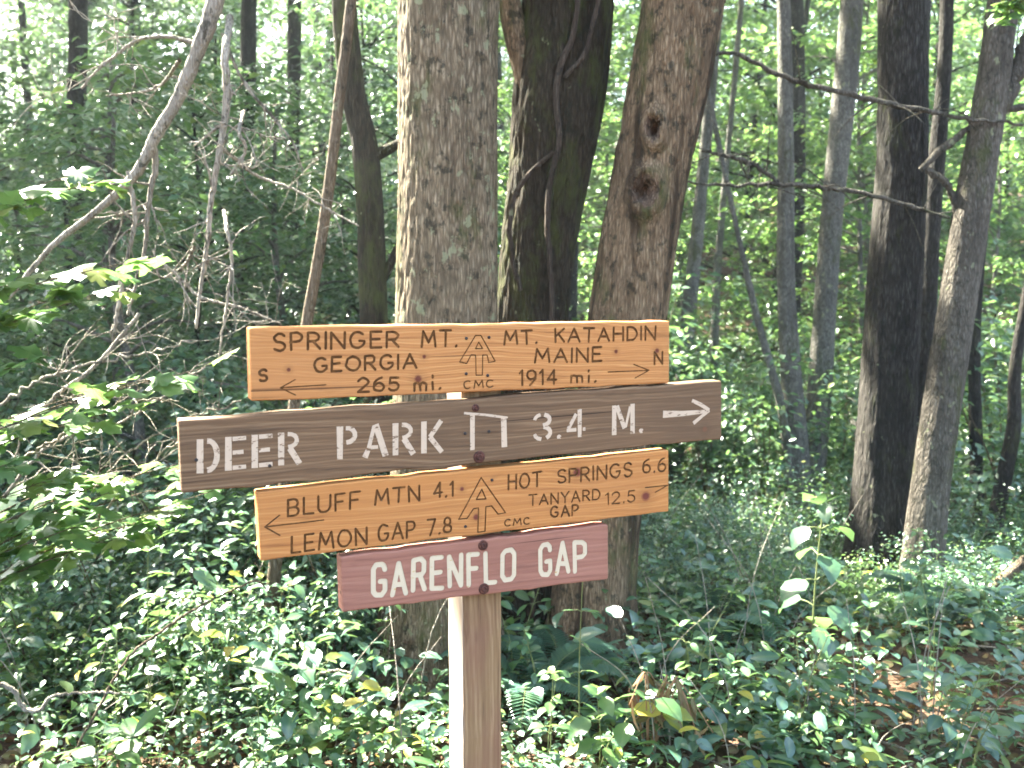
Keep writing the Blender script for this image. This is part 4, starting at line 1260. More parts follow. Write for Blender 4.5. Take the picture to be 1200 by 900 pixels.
def canopy_copies():
    spots = []
    tries = 0
    while len(spots) < 24 and tries < 4000:
        tries += 1
        y = 11.0 + 29 * rng.random()
        x = (rng.random() * 2 - 1) * (y * 0.75 + 3) - 1.5
        if any((x - a) ** 2 + (y - b) ** 2 < 3.1 ** 2 for a, b in spots):
            continue
        if any((x - c[0] - c[5]) ** 2 + (y - c[1]) ** 2 < 2.6 ** 2 for c in CT):
            continue
        if x > 0.12 * y and rng.random() < 0.97:
            continue
        spots.append((x, y))
    roots = []
    for h, rx, ns in ((9.5, 3.1, 210), (11.0, 3.3, 230)):
        root = empty('canopy_tree', (0, 0, 0), 'tall slim canopy tree standing back in the wood with a high leafy crown', 'tree', 'tall canopy trees back in the wood')
        mb = MB()
        pts = np.array([[0, 0, -0.3], [0.1, 0.03, h * 0.35], [-0.06, 0.08, h * 0.7], [0.04, 0.0, h]])
        trunk_mesh(mb, pts, np.array([0.11, 0.09, 0.07, 0.03]), 18, 0.2, 0.006, 50, 0.3, 0.0, h)
        limbs(mb, pts[2], 0.05, [norm(rng.normal(size=3)) * np.array([rx, rx, 1.8]) * 0.8 + [0, 0, h] for _ in range(9)])
        mb.build('trunk', M_BARK_DARK, root)
        ml = MB()
        d = norm(rng.normal(size=(ns, 3))) * (rng.random((ns, 1)) ** 0.45)
        p, dr, nm = spray_leaves(np.array([0, 0, h - 0.4]) + d * np.array([rx, rx, 2.4]), rng.uniform(0.35, 0.8, ns), 26, 0.2, 0.5)
        leaves(ml, p, dr, nm, 0.17 * rng.uniform(0.7, 1.25, len(p)))
        ml.build('crown', M_LEAF_MID, root)
        roots.append(root)
    for i, (x, y) in enumerate(spots):
        loc, rz, sc = (x, y, H1(x, y)), rng.random() * 6.28, rng.uniform(0.9, 1.15)
        if i < 2:
            roots[i].location, roots[i].rotation_euler, roots[i].scale = loc, (0, 0, rz), (sc,) * 3
        else:
            copy_tree(roots[i % 2], loc, rz, sc)
canopy_copies()

# ------------------------------------------------------------------ background trees: variants, then copies
def background_tree(h, ns, per, leaf, mat, bark, lean=0.0, low=0.18):
    root = empty('understory_tree', (0, 0, 0), 'thin trunked leafy tree in the sunlit wood behind the clearing', 'tree')
    mb, ml = MB(), MB()
    pts = np.array([[0, 0, -0.3], [lean * 0.3, 0.05, h * 0.3], [lean * 0.7, -0.1, h * 0.65], [lean, 0, h]])
    trunk_mesh(mb, pts, np.array([0.055, 0.045, 0.03, 0.01]), 14, 0.2, 0.004, 40, 0.2, 0.0, h)
    sp = spline(pts, 60)
    C, Rr = [], []
    nb = max(8, ns // 5)
    for k in range(nb):
        f = low + (1 - low) * (k + rng.random()) / nb
        b = sp[int(f * 59)]
        az = rng.random() * 6.283
        L = (0.5 + 1.9 * (1 - f) + 0.5 * rng.random()) * h / 7
        e = b + np.array([math.cos(az) * L, math.sin(az) * L, L * rng.uniform(-0.05, 0.35)])
        m_ = (b + e) / 2 + [0, 0, 0.12 * L]
        s = spline(np.array([b, m_, e]), 10)
        tube(mb, s, np.linspace(0.022, 0.005, 10), 5)
        for q in np.linspace(0.35, 1, 5):
            C.append(s[int(q * 9)] + rng.normal(size=3) * 0.18)
            Rr.append(rng.uniform(0.25, 0.5))
    C = np.array(C)
    p, d, n = spray_leaves(C, np.array(Rr), per, 0.16, 0.42)
    leaves(ml, p, d, n, leaf * rng.uniform(0.65, 1.25, len(p)))
    mb.build('trunk', bark, root)
    ml.build('crown', mat, root)
    return root
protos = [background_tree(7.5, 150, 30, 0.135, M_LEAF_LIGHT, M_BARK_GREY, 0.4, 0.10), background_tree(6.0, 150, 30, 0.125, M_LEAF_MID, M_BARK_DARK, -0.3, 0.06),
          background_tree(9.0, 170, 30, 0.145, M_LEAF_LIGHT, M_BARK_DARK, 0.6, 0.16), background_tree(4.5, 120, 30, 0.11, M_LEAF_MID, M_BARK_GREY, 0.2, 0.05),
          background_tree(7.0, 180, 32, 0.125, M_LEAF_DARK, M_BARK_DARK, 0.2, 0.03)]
spots = []
tries = 0
while len(spots) < 120 and tries < 8000:
    tries += 1
    y = 7.0 + 35 * rng.random() ** 1.2
    x = (rng.random() * 2 - 1) * (y * 0.56 + 1.0)
    if any((x - a) ** 2 + (y - b) ** 2 < (1.15 + y * 0.035) ** 2 for a, b in spots):
        continue
    if y < 9.5 and x > -1.2:
        continue
    # keep a lighter, more open wood up to the right
    if x > 0.12 * y and y < 13 and rng.random() < 0.55:
        continue
    spots.append((x, y))
close = [(-1.6, 7.2), (-2.6, 6.3), (-3.5, 7.6), (-1.35, 8.6), (-2.5, 8.7), (-4.3, 8.9), (-0.85, 7.0), (-3.25, 5.5), (-2.1, 5.4), (-4.6, 7.2), (-0.3, 8.2)]
used = set()
for (x, y) in close + spots:
    left = x < -0.02 * y
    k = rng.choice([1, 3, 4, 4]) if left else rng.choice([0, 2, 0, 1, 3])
    sc = rng.uniform(0.8, 1.25) * (1.0 + max(0, y - 22) * 0.012)
    if y < 14:
        sc *= 0.62
    if (x, y) in close:
        k = int(rng.choice([3, 3, 4]))
        sc = rng.uniform(0.62, 0.75) if k == 3 else rng.uniform(0.42, 0.52)
    loc = (x, y, H1(x, y))
    lab = {0: 'slender grey trunked tree with light leaves in the sunlit wood behind', 1: 'small dark trunked tree with mid green leaves in the wood behind', 2: 'tall thin dark trunked tree with light leaves in the wood behind',
           3: 'low grey trunked tree with mid green leaves in the wood behind', 4: 'dense dark green tree in the shaded left of the wood behind'}[k]
    grp = {0: 'slender light leaved background trees', 1: 'small mid green background trees', 2: 'tall light leaved background trees', 3: 'low mid green background trees', 4: 'dense dark background trees'}[k]
    if k not in used:
        used.add(k)
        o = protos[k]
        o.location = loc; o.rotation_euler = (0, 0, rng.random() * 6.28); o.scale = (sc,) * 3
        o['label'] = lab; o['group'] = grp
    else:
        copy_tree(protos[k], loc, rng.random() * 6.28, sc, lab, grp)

# the far wood on the slope: one mass
def far_wood():
    ml = MB()
    n = 2300
    y = rng.uniform(36, 62, n)
    x = rng.uniform(-1, 1, n) * (y * 0.62 + 4)
    hmax = 11.0 - 8.0 * smooth(0.06, 0.32, x / y)
    z = H(x, y) + rng.random(n) ** 0.8 * hmax
    c = np.stack([x, y, z], -1)
    p, d, nn = spray_leaves(c, rng.uniform(0.8, 1.7, n), 26, 0.22, 0.5)
    leaves(ml, p, d, nn, 0.30 * rng.uniform(0.7, 1.3, len(p)))
    kind(ml.build('far_wood', M_LEAF_MID), 'stuff')
far_wood()

# ------------------------------------------------------------------ shrubs: variants, then copies
def shrub(h, stems, leaf, mat, tpl='diamond', dens=26, spread=0.55):
    root = empty('shrub', (0, 0, 0), 'leafy green shrub', 'shrub')
    mb, ml = MB(), MB()
    for k in range(stems):
        az = rng.random() * 6.283
        l = rng.uniform(0.55, 1.0) * h
        tip = np.array([math.cos(az) * l * spread * rng.uniform(0.4, 1.2), math.sin(az) * l * spread * rng.uniform(0.4, 1.2), l])
        s = spline(np.array([[math.cos(az) * 0.05, math.sin(az) * 0.05, -0.05], tip * np.array([0.35, 0.35, 0.55]), tip]), 12)
        tube(mb, s, np.linspace(0.009, 0.002, 12), 5)
        for q in np.linspace(0.25, 1.0, 6):
            c = s[int(q * 11)][None] + rng.normal(size=(1, 3)) * 0.08
            p, d, n = spray_leaves(c, np.array([rng.uniform(0.14, 0.28)]), dens, 0.25, 0.5)
            leaves(ml, p, d, n, leaf * rng.uniform(0.6, 1.3, len(p)), tpl)
    mb.build('stems', M_TWIG, root)
    ml.build('foliage', mat, root)
    return root
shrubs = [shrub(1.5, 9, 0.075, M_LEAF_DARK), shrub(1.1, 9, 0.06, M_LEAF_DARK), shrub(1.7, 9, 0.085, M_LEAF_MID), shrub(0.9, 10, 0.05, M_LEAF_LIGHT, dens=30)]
sp2 = []
tries = 0
while len(sp2) < 125 and tries < 9000:
    tries += 1
    y = 4.6 + 10.5 * rng.random() ** 1.1
    x = (rng.random() * 2 - 1) * (y * 0.54 + 0.4)
    px = 600 + F * x / y
    if any((x - a) ** 2 + (y - b) ** 2 < 0.62 ** 2 for a, b in sp2):
        continue
    if 380 < px < 760 and y < 5.4:
        continue
    if px > 700 and y < 6.2:
        continue
    if 770 < px < 900 and y < 9.0 and rng.random() < 0.8:
        continue
    sp2.append((x, y))
near_spots = []
tries = 0
while len(near_spots) < 64 and tries < 6000:
    tries += 1
    if rng.random() < 0.5:
        px, y = rng.uniform(-20, 430), rng.uniform(3.25, 4.7)
    else:
        px, y = rng.uniform(735, 1210), rng.uniform(3.9, 6.4)
        if px > 960 and y < 4.6:
            continue
    x = (px - 600) / F * y
    if any((x - a) ** 2 + (y - b) ** 2 < 0.28 ** 2 for a, b in near_spots):
        continue
    near_spots.append((x, y))
near_spots += [((a - 600) / F * b, b) for a, b in ((850, 5.2), (905, 4.9), (955, 4.7), (1010, 4.55), (1065, 4.45), (1118, 4.35), (1175, 4.4), (800, 4.9), (1035, 4.8), (1090, 4.6), (760, 4.5))]
used = set()
SL = {0: ('tall dark green shrub in the shaded undergrowth', 'dark green shrubs in the undergrowth'), 1: ('low dark green shrub in the shaded undergrowth', 'low dark green shrubs in the undergrowth'),
      2: ('tall mid green shrub with larger leaves in the undergrowth', 'tall mid green shrubs in the undergrowth'), 3: ('low light green shrub with small leaves in the undergrowth', 'low light green shrubs in the undergrowth')}
for (x, y) in sp2 + near_spots:
    left = x < 0
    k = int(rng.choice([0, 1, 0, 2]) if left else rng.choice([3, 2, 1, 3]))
    loc = (x, y, H1(x, y) - 0.03)
    sc = rng.uniform(0.75, 1.25) * (0.8 if y < 6 else 1.0)
    if (x, y) in near_spots:
        k = int(rng.choice([1, 3, 1]))
        sc = rng.uniform(0.45, 0.68) * (1.35 if y > 3.7 else 1.0) if left else rng.uniform(0.26, 0.42) * (1.4 if y > 5.3 else 1.0)
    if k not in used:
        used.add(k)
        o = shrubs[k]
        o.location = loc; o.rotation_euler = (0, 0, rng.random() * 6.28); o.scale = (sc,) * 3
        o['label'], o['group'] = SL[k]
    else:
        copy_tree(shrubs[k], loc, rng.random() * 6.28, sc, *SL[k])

# ------------------------------------------------------------------ ground cover and litter (nobody could count it)
def cover_layer(name, n, y0, dy, hbase, hvar, size, tpl, mat, thr, nseed, tilt=0.38, left_h=0.0, dirt_cut=0.65):
    ml = MB()
    y = y0 + dy * rng.random(n) ** 1.25
    x = (rng.random(n) * 2 - 1) * (y * 0.56 + 0.25)
    px = 600 + F * x / y
    mound = fbm(np.stack([x * 1.5, y * 1.5, x * 0 + nseed], -1), 3)
    hvar = hvar * (1 - 0.85 * smooth(540, 600, px) * smooth(3.5, 2.7, y))
    hvar = hvar * (1 - 0.6 * smooth(720, 800, px)) * (1 - 0.6 * smooth(400, 440, px) * smooth(560, 530, px) * smooth(3.8, 3.5, y))
    hh = hbase + hvar * smooth(0.3, 0.75, mound) + left_h * smooth(430, 120, px) * smooth(2.6, 3.4, y)
    clump = fbm(np.stack([x * 3.2, y * 3.2, x * 0 + nseed * 2], -1), 3)
    dirt = smooth(980, 1090, px) * smooth(4.0, 3.3, y)
    near_trunk = smooth(600, 640, px) * smooth(730, 690, px) * smooth(3.1, 3.3, y) * smooth(4.2, 4.0, y)
    keep = rng.random(n) < smooth(thr - 0.12, thr + 0.12, clump) * (1 - dirt_cut * dirt) * (1 - 0.8 * near_trunk)
    x, y, hh = x[keep], y[keep], hh[keep]
    n = len(x)
    z = H(x, y) + 0.015 + hh * rng.random(n) ** 0.7
    a = rng.random(n) * 6.283
    d = np.stack([np.cos(a), np.sin(a), rng.normal(size=n) * 0.3 - 0.12], -1)
    sz = rng.uniform(*size, n) * rng.choice([0.7, 1.0, 1.0, 1.35], n)
    leaves(ml, np.stack([x, y, z], -1), d, up_normals(n, tilt), sz, tpl)
    kind(ml.build(name, mat), 'stuff')

def ground_cover():
    cover_layer('small_leaf_cover', 40000, 2.3, 6.5, 0.08, 0.55, (0.016, 0.034), 'oval', M_LEAF_COVER, 0.46, 3.0, 0.5, 0.30)
    cover_layer('ivy_cover', 16000, 2.3, 5.0, 0.06, 0.26, (0.026, 0.060), 'broad', M_LEAF_MID, 0.55, 8.0, 0.4, 0.12)
    cover_layer('narrow_leaf_cover', 15000, 2.4, 6.0, 0.12, 0.50, (0.04, 0.085), 'narrow', M_LEAF_LIGHT, 0.52, 14.0, 0.6, 0.25)
    cover_layer('yellowing_cover', 800, 2.4, 4.5, 0.15, 0.40, (0.03, 0.06), 'oval', M_LEAF_YELLOW, 0.50, 27.0, 0.5, 0.25, 0.3)
    cover_layer('tall_leaf_cover', 9000, 2.7, 7.0, 0.15, 0.50, (0.05, 0.085), 'oval', M_LEAF_DARK, 0.52, 21.0, 0.4, 0.2)
    # dead leaves and twigs on the soil
    ml = MB()
    n = 5200
    y = 2.3 + 4.5 * rng.random(n) ** 1.2
    x = (rng.random(n) * 2 - 1) * (y * 0.56 + 0.2)
    z = H(x, y) + rng.random(n) * 0.035
    a = rng.random(n) * 6.283
    d = np.stack([np.cos(a), np.sin(a), rng.normal(size=n) * 0.25], -1)
    leaves(ml, np.stack([x, y, z], -1), d, up_normals(n, 0.55), rng.uniform(0.025, 0.06, n), 'broad')
    kind(ml.build('leaf_litter', M_DEADLEAF), 'stuff')
    mb = MB()
    for k in range(260):
        y = 2.4 + 3.2 * rng.random()
        x = rng.uniform(-1, 1) * (y * 0.55)
        a = rng.random() * 6.283
        L = rng.uniform(0.08, 0.4)
        z = H1(x, y) + 0.015
        p = np.array([[x, y, z], [x + math.cos(a) * L / 2, y + math.sin(a) * L / 2, z + rng.uniform(0, 0.05)], [x + math.cos(a + 0.2) * L, y + math.sin(a + 0.2) * L, z + rng.uniform(0, 0.04)]])
        tube(mb, spline(p, 8), np.linspace(0.004, 0.0015, 8) * rng.uniform(0.6, 1.5), 5)
    for k in range(150):                              # thin dead stems standing in the undergrowth
        y = 2.6 + 3.4 * rng.random()
        x = rng.uniform(-1, 0.9) * (y * 0.53)
        if abs(x - 0.05) < 0.35:
            continue
        z = H1(x, y)
        L = rng.uniform(0.2, 0.65)
        t2 = rng.normal(size=2) * 0.35 * L
        p = np.array([[x, y, z - 0.02], [x + t2[0] * 0.3, y + t2[1] * 0.3, z + L * 0.55], [x + t2[0], y + t2[1], z + L]])
        tube(mb, spline(p, 9), np.linspace(0.0028, 0.0010, 9), 5)
    kind(mb.build('twig_litter', M_TWIG_PALE), 'stuff')
ground_cover()

# ------------------------------------------------------------------ herbs near the trail
def herb_mesh(root, path, leaf, pairs, mat, stem=M_STEM, tpl='oval', thick=0.0022, droop=-0.2, start=0.2, spread_up=0.5, rndmax=0.9, top=True):
    """One stem along path (local), leaves in opposite pairs along it."""
    mb, ml = MB(), MB()
    s = spline(np.array(path), 30)
    tube(mb, s, np.linspace(thick, thick * 0.45, 30), 6)
    az = rng.random() * 6.28
    for k in range(pairs):
        f = start + (1 - start) * k / max(1, pairs - 1)
        c = s[int(f * 29)]
        az += 1.35 + rng.normal() * 0.25
        for sg in (0, math.pi):
            aa = az + sg + rng.normal() * 0.2
            pet = leaf * 0.35
            d = np.array([math.cos(aa), math.sin(aa), 0.25])
            e = c + d * pet
            tube(mb, np.array([c, (c + e) / 2 + [0, 0, 0.004], e]), [thick * 0.5, thick * 0.45, thick * 0.4], 5)
            dd = np.array([math.cos(aa), math.sin(aa), droop + rng.normal() * 0.2])
            leaves(ml, e[None], dd[None], up_normals(1, 0.25), leaf * rng.uniform(0.75, 1.2) * (1 - 0.35 * f * (pairs > 3)), tpl, rng.random(1) * rndmax)
    if top:
        for q in range(3):
            aa = az + q * 2.1
            leaves(ml, s[-1][None], np.array([[math.cos(aa), math.sin(aa), 0.6]]), up_normals(1, 0.3), leaf * 0.6, tpl, rng.random(1) * rndmax)
    st = mb.build('stem', stem, root)
    lf = ml.build('leaves', mat, root)

def herb(name, label, cat, px, py_top, Y, leaf, pairs, mat, lean=(0, 0), tpl='oval', group=None, stem=M_STEM, stems=1, **kw):
    t = P(px, py_top, Y)
    z = H1(t[0] - lean[0], Y - lean[1])
    b = np.array([t[0] - lean[0], Y - lean[1], z])
    root = empty(name, b, label, cat, group)
    for k in range(stems):
        j = rng.normal(size=2) * 0.06 * (k > 0)
        tt = (t - b) * (1 - 0.22 * (k > 0) * rng.random())
        tt[:2] += j * 2
        path = [(0, 0, -0.03), tuple(tt * np.array([0.25, 0.25, 0.5]) + rng.normal(size=3) * 0.008), tuple(tt)]
        herb_mesh(root, path, leaf, pairs, mat, stem, tpl, **kw)
    return root

herb('herb_plant', 'tall herb with large broad drooping green leaves beside the grey trunks', 'plant', 965, 590, 3.5, 0.15, 6, M_LEAF_MID, (0.02, 0.0), 'broad', start=0.35, thick=0.005, droop=-0.45)
herb('herb_plant', 'upright seedling with smaller leaves just behind the tall broad leaved herb', 'plant', 935, 625, 4.2, 0.09, 5, M_LEAF_MID, (0.0, 0.05), 'oval', start=0.3)
herb('herb_plant', 'white lit low herb with pointed leaves at the bottom right', 'plant', 915, 838, 2.95, 0.062, 4, M_LEAF_LIGHT, (0.01, 0.02), 'oval', stems=4, start=0.35)
herb('herb_plant', 'small bright herb left of the bare soil at the bottom right', 'plant', 1012, 850, 2.95, 0.062, 2, M_LEAF_LIGHT, (0.0, 0.02), 'broad', stems=2, start=0.6)
herb('herb_plant', 'broad leaved herb at the right edge below the fallen log', 'plant', 1125, 745, 3.4, 0.085, 3, M_LEAF_MID, (0.02, 0.0), 'broad', stems=2, start=0.5)
herb('herb_plant', 'pale leaved herb at the far right below the fallen log end', 'plant', 1180, 755, 3.3, 0.075, 2, M_LEAF_MID, (0.02, 0.0), 'broad', start=0.6, stems=2)
herb('herb_plant', 'yellowing low herb beside the white lit herb', 'plant', 890, 800, 3.25, 0.05, 4, M_LEAF_YELLOW, (0.0, 0.0), 'oval', stems=3, start=0.3)
herb('vine_shoot', 'upright leafy shoot in front of the dark trunk right of the post', 'plant', 683, 672, 2.75, 0.055, 7, M_LEAF_LIGHT, (0.0, 0.0), 'narrow', start=0.15, thick=0.0026, top=False)
herb('herb_plant', 'glossy green herb with rounded leaves between post and leafy shoot', 'plant', 648, 790, 2.7, 0.055, 4, M_LEAF_LIGHT, (0.01, 0.0), 'broad', stems=2, start=0.4)
herb('herb_plant', 'bright herb with large white lit leaves under the leafy shoot', 'plant', 700, 815, 2.75, 0.085, 3, M_LEAF_LIGHT, (0.0, 0.0), 'broad', stems=2, start=0.55)
herb('herb_plant', 'herb with one pale drooping top leaf at the lower left', 'plant', 240, 735, 2.9, 0.055, 4, M_LEAF_LIGHT, (0.0, 0.0), 'broad', start=0.5)
herb('herb_plant', 'large white lit leaves at the bottom left corner', 'plant', 125, 872, 2.65, 0.10, 3, M_LEAF_LIGHT, (0.0, 0.0), 'broad', stems=2, start=0.7, droop=0.0)
herb('herb_plant', 'tall stalked herb with small leaves left of the red board', 'plant', 330, 690, 2.75, 0.05, 8, M_LEAF_MID, (0.03, 0.0), 'oval', start=0.2)
herb('herb_plant', 'leafy herb in front of the tan trunk foot', 'plant', 385, 735, 3.0, 0.045, 7, M_LEAF_MID, (0.02, 0.0), 'oval', start=0.2, stems=2)
herb('herb_plant', 'spindly herb with pointed leaves above the bottom left corner', 'plant', 300, 800, 2.7, 0.055, 5, M_LEAF_MID, (0.0, 0.0), 'oval', start=0.2, stems=3)
for i in range(62):                                       # low herbs of the trail edge that nothing tells apart
    Y = rng.uniform(2.7, 4.6)
    px = rng.choice([rng.uniform(10, 500), rng.uniform(600, 1190)])
    h = rng.uniform(0.2, 0.48) * (1.5 if px < 430 and i % 3 == 0 else 1.0)
    gx = (px - 600) / F * Y
    z = H1(gx, Y)
    root = empty('low_herb', (gx, Y, z), 'low leafy herb growing out of the ground cover', 'plant', 'low herbs in the ground cover')
    for k in range(2):
        tip = rng.normal(size=2) * 0.07
        herb_mesh(root, [(0, 0, -0.03), (tip[0] * 0.3, tip[1] * 0.3, h * 0.5), (tip[0], tip[1], h * (1 - 0.2 * k))], rng.uniform(0.045, 0.085), 4, [M_LEAF_MID, M_LEAF_COVER, M_LEAF_LIGHT][i % 3], M_STEM, ['oval', 'broad', 'oval'][i % 3], start=0.35)

def fern(label, px, py, Y, L, n):
    b = P(px, py, Y)
    b[2] = H1(b[0], Y)
    root = empty('fern', b, label, 'fern')
    mb, ml = MB(), MB()
    for k in range(n):
        az = 6.283 * k / n + rng.normal() * 0.3
        o = np.array([math.cos(az), math.sin(az), 0])
        l = L * rng.uniform(0.75, 1.15)
        s = spline(np.array([[0, 0, 0], o * l * 0.35 + [0, 0, l * 0.42], o * l * 0.75 + [0, 0, l * 0.5], o * l + [0, 0, l * 0.33]]), 34)
        tube(mb, s, np.linspace(0.002, 0.0006, 34), 5)
        t = norm(np.gradient(s, axis=0))
        for i in range(6, 34):
            side = norm(np.cross(t[i], [0, 0, 1]))
            w = l * 0.22 * math.sin(math.pi * min(1, (i - 3) / 33) ** 0.8) + 0.008
            for sg in (1, -1):
                leaves(ml, s[i][None], (side * sg + t[i] * 0.35)[None], np.array([[0, 0, 1.0]]), w, 'narrow', rng.random(1) * 0.8)
    mb.build('stalks', M_STEM, root)
    ml.build('fronds', M_LEAF_DARK, root)
fern('dark fern arching at the foot of the trunks just right of the post', 622, 790, 3.25, 0.34, 7)
fern('fern with spread fronds below the right end of the red board', 662, 770, 3.45, 0.30, 6)
fern('fern in the undergrowth left of the tan trunk foot', 350, 740, 3.5, 0.36, 7)
fern('fern standing among low plants between the leafy shoot and the tall broad leaved herb', 835, 735, 3.9, 0.34, 7)
fern('fern on the slope in front of the leaning trunk at right', 1110, 720, 4.1, 0.36, 7)

# withered drooping plant right of the shoot
def withered():
    b = P(760, 880, 2.85); b[2] = H1(b[0], 2.85)
    root = empty('withered_plant', b, 'withered tan plant with drooping dry stalks and one yellow green leaf', 'plant')
    mb, ml = MB(), MB()
    for k in range(9):
        pk = P(rng.uniform(690, 800), rng.uniform(785, 815), 2.85 + rng.normal() * 0.05) - b
        en = pk + np.array([rng.uniform(-0.12, 0.14), rng.normal() * 0.05, -rng.uniform(0.05, 0.16)])
        s = spline(np.array([[0, 0, 0], pk * 0.6 + [0, 0, 0.04], pk, en]), 24)
        tube(mb, s, np.linspace(0.003, 0.0015, 24), 5)
        leaves(ml, s[[14, 18, 22]], np.array([[rng.normal(), rng.normal(), -1.6] for _ in range(3)]), rng.normal(size=(3, 3)), rng.uniform(0.05, 0.10, 3), 'narrow', rng.random(3))
    mb.build('stalks', M_STEM_RED, root)
    ml.build('dry_leaves', M_DEADLEAF, root)
    ml = MB()
    c = P(775, 832, 2.83) - b
    for k, (dx, dz) in enumerate(((0.8, -0.1), (0.9, -0.7), (-0.7, 0.1))):
        leaves(ml, c[None], np.array([[dx, -0.2, dz]]), np.array([[0.1, -0.3, 1]]), 0.10, 'broad', np.array([0.2 + 0.3 * k]))
    ml.build('leaf', M_LEAF_YELLOW, root)
withered()

# ------------------------------------------------------------------ dead bough on the left
def twig(mb, p0, d, L, r, lev, sag=0.25):
    n = max(6, int(L / 0.02))
    p = [np.array(p0)]
    dd = norm(d)
    for k in range(n):
        dd = norm(dd + rng.normal(size=3) * 0.13 * np.array([1, 0.7, 1]) + np.array([0, 0, -sag * 0.04]))
        p.append(p[-1] + dd * L / n)
    p = np.array(p)
    tube(mb, p, np.linspace(r, max(0.0009, r * 0.35), len(p)), 6)
    if lev > 0:
        for k in range(rng.integers(2, 5)):
            i = rng.integers(1, len(p) - 1)
            t = norm(p[i] - p[i - 1])
            s = norm(t * 0.7 + norm(rng.normal(size=3) * np.array([1, 0.5, 1])) * 0.9)
            twig(mb, p[i], s, L * rng.uniform(0.3, 0.6), r * 0.6, lev - 1, sag)

def dead_bough():
    o = P(258, -40, 3.2)
    root = empty('dead_branch', o, 'dead pale forked bough hanging down on the left with bare twigs', 'branch')
    mb = MB()
    main = [(262, -40, 22), (250, 10, 20), (228, 70, 17), (206, 120, 15), (182, 160, 14), (165, 195, 12), (142, 222, 10), (100, 258, 8), (70, 280, 7), (40, 312, 6), (10, 350, 5)]
    p, r = px_path(main, 3.2)
    s = spline(np.column_stack([p - o, r]), 90)
    tube(mb, s[:, :3] + rng.normal(size=(90, 3)) * 0.0009, s[:, 3] * (1 + 0.04 * rng.normal(size=90)), 12)
    mb.build('main_limb', M_TWIG_PALE, root)
    for pa in ([(258, 10, 10), (264, 60, 10), (266, 110, 10), (262, 150, 9), (255, 190, 8), (247, 240, 7), (244, 280, 6), (236, 330, 5), (230, 385, 4)],
               [(182, 165, 8), (183, 190, 8), (178, 215, 7), (173, 250, 6), (170, 290, 5), (160, 330, 4), (150, 370, 4)],
               [(150, 200, 6), (156, 235, 6), (158, 262, 6), (150, 300, 5), (140, 350, 5), (132, 400, 4)],
               [(250, 245, 5), (266, 270, 5), (272, 300, 4), (268, 340, 4), (262, 380, 3), (256, 420, 2.5)],
               [(262, 40, 4), (285, 95, 4), (318, 135, 4), (330, 150, 3), (345, 170, 3), (355, 200, 2)],
               [(235, 52, 6), (195, 43, 5), (160, 48, 4), (135, 65, 4), (108, 88, 3), (96, 104, 3)],
               [(224, 78, 5), (190, 98, 4), (165, 108, 3), (125, 112, 3)],
               [(240, 290, 4), (215, 312, 4), (188, 325, 3), (180, 295, 2)],
               [(275, 180, 3), (300, 205, 4), (340, 220, 3), (375, 240, 3), (420, 265, 2)],
               [(268, 120, 5), (280, 155, 5), (288, 175, 4), (270, 205, 4)],
               [(178, 300, 4), (205, 320, 4), (235, 348, 4), (280, 360, 3), (330, 380, 2)],
               [(150, 370, 5), (110, 430, 5), (70, 460, 5), (30, 500, 6), (-10, 530, 6)]):
        p, r = px_path(pa, 3.2 + rng.normal() * 0.08)
        p[0][1] = 3.2
        s = spline(np.column_stack([p - o, r]), 50)
        mb = MB()
        q = s[:, :3] + rng.normal(size=(50, 3)) * 0.0012
        tube(mb, q, s[:, 3] * 0.95, 7)
        for k in range(7):
            i = rng.integers(8, 48)
            t = norm(q[i] - q[i - 2])
            d = norm(t * 0.6 + norm(rng.normal(size=3) * np.array([1, 0.4, 1])))
            twig(mb, q[i], d, rng.uniform(0.06, 0.26), s[i, 3] * 0.5, 1)
        mb.build('side_twig', M_TWIG_PALE, root)
dead_bough()

# tangle of bare twigs over the left undergrowth
def twig_tangle():
    o = P(120, 640, 2.9); o[2] = H1(o[0], 2.9)
    mb = MB()
    for pa in ([(-10, 600, 5), (60, 520, 5), (150, 490, 4), (240, 430, 3)], [(-10, 480, 5), (60, 440, 5), (140, 420, 4), (230, 400, 3)], [(40, 640, 4), (110, 560, 4), (200, 500, 3), (280, 470, 2.5)],
               [(-10, 560, 5), (90, 500, 4), (160, 470, 3), (210, 470, 2)], [(60, 660, 4), (150, 570, 4), (190, 530, 3), (260, 500, 2)]):
        p, r = px_path(pa, 2.9 + rng.normal() * 0.12)
        s = spline(np.column_stack([p - o, r]), 40)
        q = s[:, :3] + rng.normal(size=(40, 3)) * 0.004
        tube(mb, q, s[:, 3] * 0.8, 6)
        for k in range(7):
            i = rng.integers(5, 38)
            twig(mb, q[i], norm(q[i] - q[i - 2]) * 0.6 + norm(rng.normal(size=3)) * 0.8, rng.uniform(0.08, 0.3), s[i, 3] * 0.5, 1)
    tag(mb.build('twig_tangle', M_TWIG_PALE, None, True, Matrix.Translation(Vector(o))), 'tangle of bare grey twigs arching over the undergrowth at left', 'twigs')
twig_tangle()

